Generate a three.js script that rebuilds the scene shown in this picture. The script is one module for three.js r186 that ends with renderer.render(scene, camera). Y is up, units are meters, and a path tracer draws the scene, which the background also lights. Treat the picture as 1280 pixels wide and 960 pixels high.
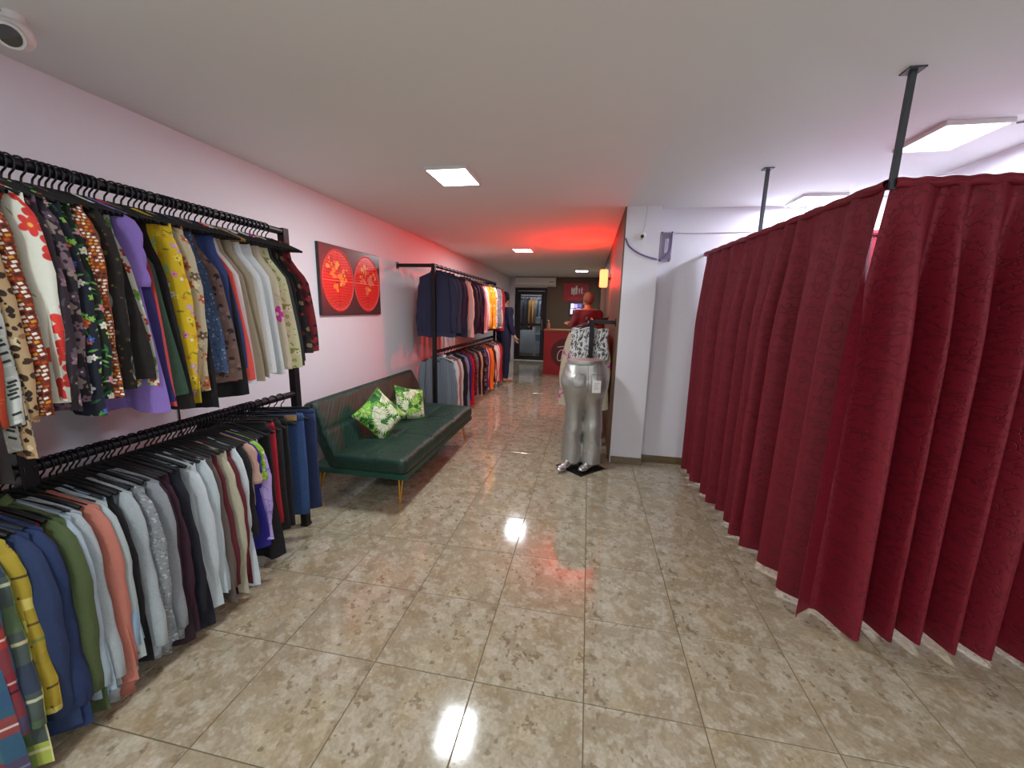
import * as THREE from 'three';
import { RoundedBoxGeometry } from 'three/addons/geometries/RoundedBoxGeometry.js';
import { mergeGeometries, mergeVertices } from 'three/addons/utils/BufferGeometryUtils.js';
import { MarchingCubes } from 'three/addons/objects/MarchingCubes.js';
import { RectAreaLightUniformsLib } from 'three/addons/lights/RectAreaLightUniformsLib.js';

// ------------------------------------------------------------------ camera, exposure, light
RectAreaLightUniformsLib.init();
const scene = new THREE.Scene();
const camera = new THREE.PerspectiveCamera(88.08, 4 / 3, 0.05, 60);
camera.rotation.order = 'YXZ';
camera.position.set(0, 1.53, 0);
camera.rotation.set(THREE.MathUtils.degToRad(-10.657), THREE.MathUtils.degToRad(10.56), THREE.MathUtils.degToRad(1.304), 'YXZ');
const renderer = new THREE.WebGLRenderer({ antialias: true });
renderer.toneMapping = THREE.LinearToneMapping;
renderer.toneMappingExposure = 2.9;
renderer.shadowMap.enabled = true;
const PANEL_WHITE = 30;          // luminance of the ceiling panels
const RED_LAMP = 2.4;            // candela of the red wall lamp
const CEIL = 2.48;

// ------------------------------------------------------------------ helpers
function rngOf(seed) { let a = seed >>> 0; return () => { a |= 0; a = a + 0x6D2B79F5 | 0; let t = Math.imul(a ^ a >>> 15, 1 | a); t = t + Math.imul(t ^ t >>> 7, 61 | t) ^ t; return ((t ^ t >>> 14) >>> 0) / 4294967296; }; }
const V = (x, y, z) => new THREE.Vector3(x, y, z);
const lerp = (a, b, t) => a + (b - a) * t;
const clamp = (x, a, b) => Math.min(b, Math.max(a, x));
const sstep = (a, b, x) => { const t = clamp((x - a) / (b - a), 0, 1); return t * t * (3 - 2 * t); };
const taken = {};
function numbered(n) { if (!(n in taken)) { taken[n] = 0; return n; } taken[n]++; return n + '_' + String(taken[n]).padStart(3, '0'); }
function checkLabel(l) { const n = l.split(/\s+/).length; if (n < 4 || n > 16) console.log('LABEL', n, l); return l; }
function thing(name, label, category, pos = [0, 0, 0], turn = 0, group) {
  const o = new THREE.Group(); o.name = numbered(name); o.position.set(...pos); o.rotation.y = turn;
  o.userData = { label: checkLabel(label), category }; if (group) o.userData.group = group; scene.add(o); return o;
}
function part(name, geo, m, parent, label) {
  const o = new THREE.Mesh(geo, m); o.name = name; o.castShadow = o.receiveShadow = true; if (label) o.userData.label = label; parent.add(o); return o;
}
function single(name, geo, m, label, category, pos = [0, 0, 0], turn = 0, group) {
  const o = new THREE.Mesh(geo, m); o.name = numbered(name); o.castShadow = o.receiveShadow = true; o.position.set(...pos); o.rotation.y = turn;
  o.userData = { label: checkLabel(label), category }; if (group) o.userData.group = group; scene.add(o); return o;
}
function struct(name, geo, m, label, category) {
  const o = new THREE.Mesh(geo, m); o.name = name; o.castShadow = o.receiveShadow = true; o.userData = { kind: 'structure', label, category }; scene.add(o); return o;
}
function boxAt(x0, x1, y0, y1, z0, z1) { const g = new THREE.BoxGeometry(Math.abs(x1 - x0), Math.abs(y1 - y0), Math.abs(z1 - z0)); g.translate((x0 + x1) / 2, (y0 + y1) / 2, (z0 + z1) / 2); return g; }
function rbox(x0, x1, y0, y1, z0, z1, r = 0.004, seg = 2) { const g = new RoundedBoxGeometry(Math.abs(x1 - x0), Math.abs(y1 - y0), Math.abs(z1 - z0), seg, r); g.translate((x0 + x1) / 2, (y0 + y1) / 2, (z0 + z1) / 2); return g; }
function rod(a, b, r, seg = 10, r2) {
  const A = V(...a), B = V(...b), d = B.clone().sub(A), g = new THREE.CylinderGeometry(r2 ?? r, r, d.length(), seg);
  g.applyQuaternion(new THREE.Quaternion().setFromUnitVectors(V(0, 1, 0), d.clone().normalize())); g.translate((A.x + B.x) / 2, (A.y + B.y) / 2, (A.z + B.z) / 2); return g;
}
function tube(pts, r, n = 24, seg = 8) { return new THREE.TubeGeometry(new THREE.CatmullRomCurve3(pts.map((p) => V(...p))), n, r, seg, false); }
const merge = (a) => mergeGeometries(a.map((g) => { g = g.index ? g.toNonIndexed() : g; for (const k of Object.keys(g.attributes)) if (!['position', 'normal', 'uv'].includes(k)) g.deleteAttribute(k); return g; }));
// rings: array of arrays [x,y,z]; closed tube with caps
function loft(rings, uvS = 1, caps = true) {
  const n = rings[0].length, pos = [], uv = [], idx = [];
  let v = 0; const c0 = (r) => r.reduce((a, p) => [a[0] + p[0] / n, a[1] + p[1] / n, a[2] + p[2] / n], [0, 0, 0]);
  rings.forEach((r, j) => {
    if (j) { const a = c0(rings[j - 1]), b = c0(r); v += Math.hypot(a[0] - b[0], a[1] - b[1], a[2] - b[2]); }
    let u = 0; for (let i = 0; i <= n; i++) { const p = r[i % n]; if (i) { const q = r[i - 1]; u += Math.hypot(p[0] - q[0], p[1] - q[1], p[2] - q[2]); } pos.push(...p); uv.push(u * uvS, -v * uvS); }
  });
  const m = n + 1;
  for (let j = 0; j < rings.length - 1; j++) for (let i = 0; i < n; i++) { const a = j * m + i, b = a + 1, c = a + m, d = c + 1; idx.push(a, c, b, b, c, d); }
  if (caps) for (const [j, f] of [[0, 1], [rings.length - 1, 0]]) {
    const c = c0(rings[j]), k = pos.length / 3; pos.push(...c); uv.push(0, 0); for (let i = 0; i < n; i++) { const a = j * m + i, b = a + 1; f ? idx.push(k, a, b) : idx.push(k, b, a); }
  }
  const g = new THREE.BufferGeometry(); g.setAttribute('position', new THREE.Float32BufferAttribute(pos, 3)); g.setAttribute('uv', new THREE.Float32BufferAttribute(uv, 2)); g.setIndex(idx); g.computeVertexNormals();
  // weld the normals along the seam
  const N = g.attributes.normal; for (let j = 0; j < rings.length; j++) { const a = j * m, b = a + n; const x = N.getX(a) + N.getX(b), y = N.getY(a) + N.getY(b), z = N.getZ(a) + N.getZ(b), l = Math.hypot(x, y, z) || 1; N.setXYZ(a, x / l, y / l, z / l); N.setXYZ(b, x / l, y / l, z / l); }
  return g;
}
// ------------------------------------------------------------------ noise and textures
function makeNoise(seed, P) { const r = rngOf(seed), t = new Float32Array(P * P); for (let i = 0; i < P * P; i++) t[i] = r(); return (x, y) => { const xi = Math.floor(x), yi = Math.floor(y); let fx = x - xi, fy = y - yi; fx = fx * fx * (3 - 2 * fx); fy = fy * fy * (3 - 2 * fy); const a = ((xi % P) + P) % P, b = (a + 1) % P, c = (((yi % P) + P) % P) * P, d = ((((yi + 1) % P) + P) % P) * P; return lerp(lerp(t[c + a], t[c + b], fx), lerp(t[d + a], t[d + b], fx), fy); }; }
function tileFbm(seed, base, oct) { const ns = []; for (let i = 0; i < oct; i++) ns.push(makeNoise(seed + i * 17, base << i)); return (u, v) => { let s = 0, a = 0.5, w = 0; for (let i = 0; i < oct; i++) { const k = base << i; s += a * ns[i](u * k, v * k); w += a; a *= 0.5; } return s / w; }; }
function dataTex(n, fn, srgb = true) {
  const d = new Uint8Array(n * n * 4); for (let y = 0; y < n; y++) for (let x = 0; x < n; x++) { const c = fn(x / n, y / n, x, y), o = (y * n + x) * 4; d[o] = clamp(c[0], 0, 255); d[o + 1] = clamp(c[1], 0, 255); d[o + 2] = clamp(c[2], 0, 255); d[o + 3] = 255; }
  const t = new THREE.DataTexture(d, n, n); t.wrapS = t.wrapT = THREE.RepeatWrapping; t.magFilter = THREE.LinearFilter; t.minFilter = THREE.LinearMipmapLinearFilter; t.generateMipmaps = true; if (srgb) t.colorSpace = THREE.SRGBColorSpace; t.needsUpdate = true; return t;
}
function canvasTex(w, h, draw, seed = 1) {
  const c = document.createElement('canvas'); c.width = w; c.height = h; const x = c.getContext('2d'); draw(x, rngOf(seed), w, h);
  const t = new THREE.CanvasTexture(c); t.wrapS = t.wrapT = THREE.RepeatWrapping; t.colorSpace = THREE.SRGBColorSpace; return t;
}
const std = (color, roughness = 0.8, extra = {}) => new THREE.MeshStandardMaterial({ color, roughness, side: THREE.DoubleSide, ...extra });
const phys = (color, roughness, extra = {}) => new THREE.MeshPhysicalMaterial({ color, roughness, side: THREE.DoubleSide, ...extra });

// wrinkle / weave relief shared by the plain fabrics
const wrA = tileFbm(5, 4, 4), wrB = tileFbm(91, 32, 2);
const clothBump = dataTex(256, (u, v) => { const g = 255 * (0.75 * wrA(u, v * 0.5) + 0.25 * wrB(u, v)); return [g, g, g]; }, false);
const plasterN = tileFbm(33, 8, 5);
const plasterBump = dataTex(512, (u, v) => { const g = 255 * plasterN(u, v); return [g, g, g]; }, false);
plasterBump.repeat.set(1.2, 1.2);

// ------------------------------------------------------------------ materials of the setting
const M = {};
M.wall = std('#eae9ee', 0.72, { bumpMap: plasterBump, bumpScale: 0.0015 });
M.ceiling = std('#e6e8e5', 0.8, { bumpMap: plasterBump, bumpScale: 0.001 });
M.brown = std('#6a5640', 0.55, { bumpMap: plasterBump, bumpScale: 0.001 });
M.black = std('#131314', 0.5);
M.blackSatin = std('#17171a', 0.38, { metalness: 0.3 });
M.rackSteel = std('#1d1c20', 0.42, { metalness: 0.4 });
M.whitePlastic = std('#e4e2de', 0.4);
M.darkLens = phys('#07070a', 0.1, { clearcoat: 1 });
M.gold = std('#d9a441', 0.28, { metalness: 1 });
M.frame = std('#2a2023', 0.45, { metalness: 0.2 });
M.glass = phys('#e9eef0', 0.03, { transmission: 1, thickness: 0, ior: 1.5 });
M.grout = std('#76694f', 0.75);

// marble-look floor tile, texture spans 1.1 m
const fA = tileFbm(7, 4, 5), fB = tileFbm(41, 8, 4), fC = tileFbm(77, 18, 3), fD = tileFbm(121, 22, 3), fE = tileFbm(160, 40, 3), fG = tileFbm(190, 128, 2);
const mix3 = (a, b, t) => [lerp(a[0], b[0], t), lerp(a[1], b[1], t), lerp(a[2], b[2], t)];
const marble = dataTex(1024, (u, v) => {
  const w = fB(u, v) - 0.5, w2 = fB(v + 0.37, u) - 0.5;
  const a = fA(u + w * 0.1, v + w2 * 0.1), c = fC(u + w * 0.07, v + w2 * 0.07), d = fD(u + w2 * 0.05 + 0.2, v + w * 0.05), e = fE(u + w * 0.03, v + w2 * 0.03);
  let col = mix3([168, 154, 128], [182, 171, 147], sstep(0.36, 0.62, a));
  col = mix3(col, [150, 134, 106], 0.5 * sstep(0.5, 0.66, c));
  col = mix3(col, [200, 191, 171], 0.5 * sstep(0.54, 0.68, d));
  col = mix3(col, [190, 166, 126], 0.22 * sstep(0.54, 0.7, fB(u + 0.3, v + 0.7)));
  col = mix3(col, [118, 102, 78], 0.55 * sstep(0.67, 0.73, e) * sstep(0.42, 0.55, a));
  col = mix3(col, [210, 203, 187], 0.35 * sstep(0.66, 0.72, fE(v + 0.13, u + 0.51)));
  const k = (fG(u, v) - 0.5) * 26; return [col[0] + k, col[1] + k, col[2] + k];
});
M.tile = phys('#ffffff', 0.1, { map: marble, clearcoat: 0.6, clearcoatRoughness: 0.04 });

// ------------------------------------------------------------------ the shell
const XL = -2.35, XR = 2.27, ZF = 1.6, ZC = -4.0, ZE = -12.0, XC = 0.28;
const floor = struct('floor', boxAt(XL - 0.1, XR + 0.1, -0.12, -0.003, ZF + 0.1, ZE - 2.2), M.grout, 'glossy beige marble tile floor', 'floor');
{
  const S = 0.45, gap = 0.0042, variants = [];
  for (let k = 0; k < 10; k++) {
    const r = rngOf(500 + k), ox = r() * 4, oz = r() * 4, flip = k % 2 ? -1 : 1, h = (S - gap) / 2, b = 0.0012, pos = [], uv = [];
    const quad = (p) => { for (const i of [0, 1, 2, 0, 2, 3]) { pos.push(...p[i]); uv.push((flip * p[i][0] + ox) / 1.1, (flip * p[i][2] + oz) / 1.1); } };
    const c = [[-1, 1], [1, 1], [1, -1], [-1, -1]];
    quad(c.map(([x, z]) => [x * (h - b), 0, z * (h - b)]));
    for (let i = 0; i < 4; i++) { const p = c[i], q = c[(i + 1) % 4]; quad([[p[0] * (h - b), 0, p[1] * (h - b)], [p[0] * h, -b, p[1] * h], [q[0] * h, -b, q[1] * h], [q[0] * (h - b), 0, q[1] * (h - b)]]); quad([[p[0] * h, -b, p[1] * h], [p[0] * h, -0.008, p[1] * h], [q[0] * h, -0.008, q[1] * h], [q[0] * h, -b, q[1] * h]]); }
    const g = new THREE.BufferGeometry(); g.setAttribute('position', new THREE.Float32BufferAttribute(pos, 3)); g.setAttribute('uv', new THREE.Float32BufferAttribute(uv, 2)); g.computeVertexNormals(); variants.push(g);
  }
  const r = rngOf(9);
  const x0 = 0.066, z0 = -1.352;   // one measured joint crossing
  for (let j = -27; j <= 6; j++) for (let i = -6; i <= 4; i++) {
    const x = x0 + (i + 0.5) * S, z = z0 + (j + 0.5) * S;
    if (x - S / 2 > XR || x + S / 2 < XL || z > ZF + 0.1 || z < ZE - 0.3) continue;
    if (z < -4.4 && x > XC + 0.1) continue;
    if (z < ZE && x > -1.0) continue;
    const t = part('tile', variants[Math.floor(r() * 10)], M.tile, floor); t.position.set(x, (r() - 0.5) * 0.0006, z);
  }
}
struct('ceiling', boxAt(XL - 0.1, XR + 0.1, CEIL, CEIL + 0.1, ZF + 0.1, ZE - 2.2), M.ceiling, 'plain white plaster ceiling', 'ceiling');
struct('wall_left', boxAt(XL - 0.1, XL, -0.1, CEIL + 0.05, ZF + 0.1, ZE - 2.2), M.wall, 'long white wall behind the clothes racks', 'wall');
struct('wall_right', boxAt(XR, XR + 0.1, -0.1, CEIL + 0.05, ZF + 0.1, -4.2), M.wall, 'white wall behind the fitting room curtains', 'wall');
struct('wall_front', boxAt(XL - 0.1, XR + 0.1, -0.1, CEIL + 0.05, ZF, ZF + 0.1), M.wall, 'white wall facing the glass door', 'wall');
struct('wall_alcove', boxAt(0.5, XR + 0.1, -0.1, CEIL + 0.05, -4.12, -4.24), M.wall, 'white wall set back beside the pillar', 'wall');
struct('wall_pillar', boxAt(XC + 0.012, 0.6, -0.1, CEIL + 0.05, ZC, -4.3), M.wall, 'white square pillar at the corridor corner', 'pillar');
struct('wall_corridor', boxAt(XC, XC + 0.14, -0.1, CEIL + 0.05, ZC - 0.004, ZE - 0.12), M.brown, 'dark brown painted corridor wall', 'wall');
{ // the end wall with the opening of the glass door (x -2.2 .. -1.25)
  struct('wall_end', merge([boxAt(-1.24, XC + 0.1, -0.1, CEIL + 0.05, ZE, ZE - 0.12)]), M.brown, 'dark brown painted wall at the corridor end', 'wall');
  struct('wall_end_white', merge([boxAt(XL - 0.05, -2.2, -0.1, CEIL + 0.05, ZE, ZE - 0.12), boxAt(-2.2, -1.24, 2.17, CEIL + 0.05, ZE, ZE - 0.12)]), M.wall, 'white wall around the dark door frame', 'wall');
  struct('wall_storeroom', merge([boxAt(-0.5, -0.4, -0.1, CEIL + 0.05, ZE - 0.1, ZE - 2.2), boxAt(XL - 0.1, -0.4, -0.1, CEIL + 0.05, ZE - 2.1, ZE - 2.2)]), M.wall, 'white storeroom wall seen through the glass door', 'wall');
}
M.skirting = phys('#a89880', 0.18, { map: marble, clearcoat: 0.4 });
const skirts = [['baseboard_pillar', merge([rbox(XC + 0.02, 0.608, 0, 0.075, ZC + 0.008, ZC - 0.01, 0.002), rbox(0.598, 0.608, 0, 0.075, ZC, -4.12, 0.002)])], ['baseboard_alcove', rbox(0.6, XR, 0, 0.075, -4.11, -4.13, 0.002)],
  ['baseboard_left', rbox(XL - 0.01, XL + 0.01, 0, 0.075, ZF, ZE, 0.002)], ['baseboard_right', rbox(XR - 0.01, XR + 0.01, 0, 0.075, ZF, -4.12, 0.002)]];
for (const [n, g] of skirts) struct(n, g, M.skirting, 'low beige tile skirting', 'skirting');

// ------------------------------------------------------------------ ceiling panels
const panelGlow = new THREE.MeshStandardMaterial({ color: '#ffffff', emissive: '#f4f6ff', emissiveIntensity: 4 });
function ceilingPanel(x, z, w, d, label, k = 1, tint = '#ecf5f8') {
  const t = thing('ceiling_light', label, 'ceiling light', [x, CEIL, z], 0, undefined);
  const f = 0.012;
  part('frame', merge([rbox(-w / 2 - f, w / 2 + f, -0.022, 0, d / 2, d / 2 + f, 0.002), rbox(-w / 2 - f, w / 2 + f, -0.022, 0, -d / 2 - f, -d / 2, 0.002), rbox(-w / 2 - f, -w / 2, -0.022, 0, -d / 2, d / 2, 0.002), rbox(w / 2, w / 2 + f, -0.022, 0, -d / 2, d / 2, 0.002)]), M.whitePlastic, t);
  part('diffuser', boxAt(-w / 2, w / 2, -0.018, -0.002, -d / 2, d / 2), panelGlow, t, 'glowing white diffuser');
  const l = new THREE.RectAreaLight(tint, PANEL_WHITE * k, w, d); l.position.set(0, -0.025, 0); l.rotation.x = -Math.PI / 2; l.castShadow = true; t.add(l);
}
ceilingPanel(-1.02, -2.98, 0.28, 0.36, 'square white ceiling panel over the aisle by the sofa');
ceilingPanel(-1.1, -6.6, 0.28, 0.36, 'square white ceiling panel over the aisle by the farther rack');
ceilingPanel(-0.22, -9.97, 0.28, 0.34, 'white ceiling panel above the red counter', 0.7);
ceilingPanel(1.8, -2.67, 0.26, 0.34, 'bright white ceiling panel above the fitting room', 1.1, '#e2e8ff');
ceilingPanel(1.78, -3.9, 0.3, 0.3, 'white ceiling panel by the white wall behind the curtain', 0.9, '#e2e8ff');
ceilingPanel(-1.0, 0.75, 0.3, 0.36, 'white ceiling panel above the open floor facing the curtains');
ceilingPanel(1.2, 0.6, 0.3, 0.36, 'white ceiling panel in front of the red curtains');
ceilingPanel(-1.6, -12.5, 0.25, 0.25, 'white ceiling panel inside the storeroom', 0.9);

// ------------------------------------------------------------------ printed fabrics (flat print only)
const UVS = 1 / 0.4;   // one texture repeat = 0.4 m
function wrapDraw(x, w, h, px, py, r, fn) { for (const dx of [-w, 0, w]) for (const dy of [-h, 0, h]) { const X = px + dx, Y = py + dy; if (X > -r && X < w + r && Y > -r && Y < h + r) { x.save(); x.translate(X, Y); fn(x); x.restore(); } } }
function flower(r, col, mid, petals = 5, turn = 0) { return (x) => { x.rotate(turn); x.fillStyle = col; for (let i = 0; i < petals; i++) { x.beginPath(); x.ellipse(r * 0.55, 0, r * 0.5, r * 0.34, 0, 0, 7); x.fill(); x.rotate(Math.PI * 2 / petals); } x.fillStyle = mid; x.beginPath(); x.arc(0, 0, r * 0.22, 0, 7); x.fill(); }; }
function leaf(r, col, turn) { return (x) => { x.rotate(turn); x.fillStyle = col; x.beginPath(); x.moveTo(-r, 0); x.quadraticCurveTo(0, -r * 0.5, r, 0); x.quadraticCurveTo(0, r * 0.5, -r, 0); x.fill(); }; }
function blob(r, col, rr) { return (x) => { x.fillStyle = col; x.beginPath(); for (let i = 0; i < 9; i++) { const a = i / 9 * Math.PI * 2, q = r * (0.6 + 0.5 * rr()); x.lineTo(Math.cos(a) * q, Math.sin(a) * q); } x.fill(); }; }
const pick = (r, a) => a[Math.floor(r() * a.length)];
function floral(seed, bg, cols, mids, leaves, n, rMin, rMax, nl, petals = 5) {
  return canvasTex(256, 256, (x, r, w, h) => {
    x.fillStyle = bg; x.fillRect(0, 0, w, h);
    for (let i = 0; i < nl; i++) wrapDraw(x, w, h, r() * w, r() * h, 40, leaf(8 + r() * 14, pick(r, leaves), r() * 7));
    for (let i = 0; i < n; i++) wrapDraw(x, w, h, r() * w, r() * h, rMax * 1.2, flower(lerp(rMin, rMax, r()), pick(r, cols), pick(r, mids), petals, r() * 7));
  }, seed);
}
function plaid(seed, bg, bands) { return canvasTex(256, 256, (x, r, w, h) => { x.fillStyle = bg; x.fillRect(0, 0, w, h); for (const [p, s, c, a] of bands) { x.globalAlpha = a; x.fillStyle = c; x.fillRect(p * w, 0, s * w, h); x.fillRect(0, p * h, w, s * h); } }, seed); }
function speckle(seed, bg, cols, n, r0, r1) { return canvasTex(256, 256, (x, r, w, h) => { x.fillStyle = bg; x.fillRect(0, 0, w, h); for (let i = 0; i < n; i++) wrapDraw(x, w, h, r() * w, r() * h, r1 * 1.3, blob(lerp(r0, r1, r()), pick(r, cols), r)); }, seed); }
function dashes(seed, bg, cols, n, lw, lh) { return canvasTex(256, 256, (x, r, w, h) => { x.fillStyle = bg; x.fillRect(0, 0, w, h); const cx = Math.round(w / lw), cy = Math.round(h / lh); for (let j = 0; j < cy; j++) for (let i = 0; i < cx; i++) { if (r() > n) continue; x.save(); x.translate((i + 0.5) * w / cx + (j % 2) * 4, (j + 0.5) * h / cy); x.rotate(0.35); x.fillStyle = pick(r, cols); x.fillRect(-lw * 0.36, -lh * 0.3, lw * 0.72, lh * 0.6); x.restore(); } }, seed); }
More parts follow.
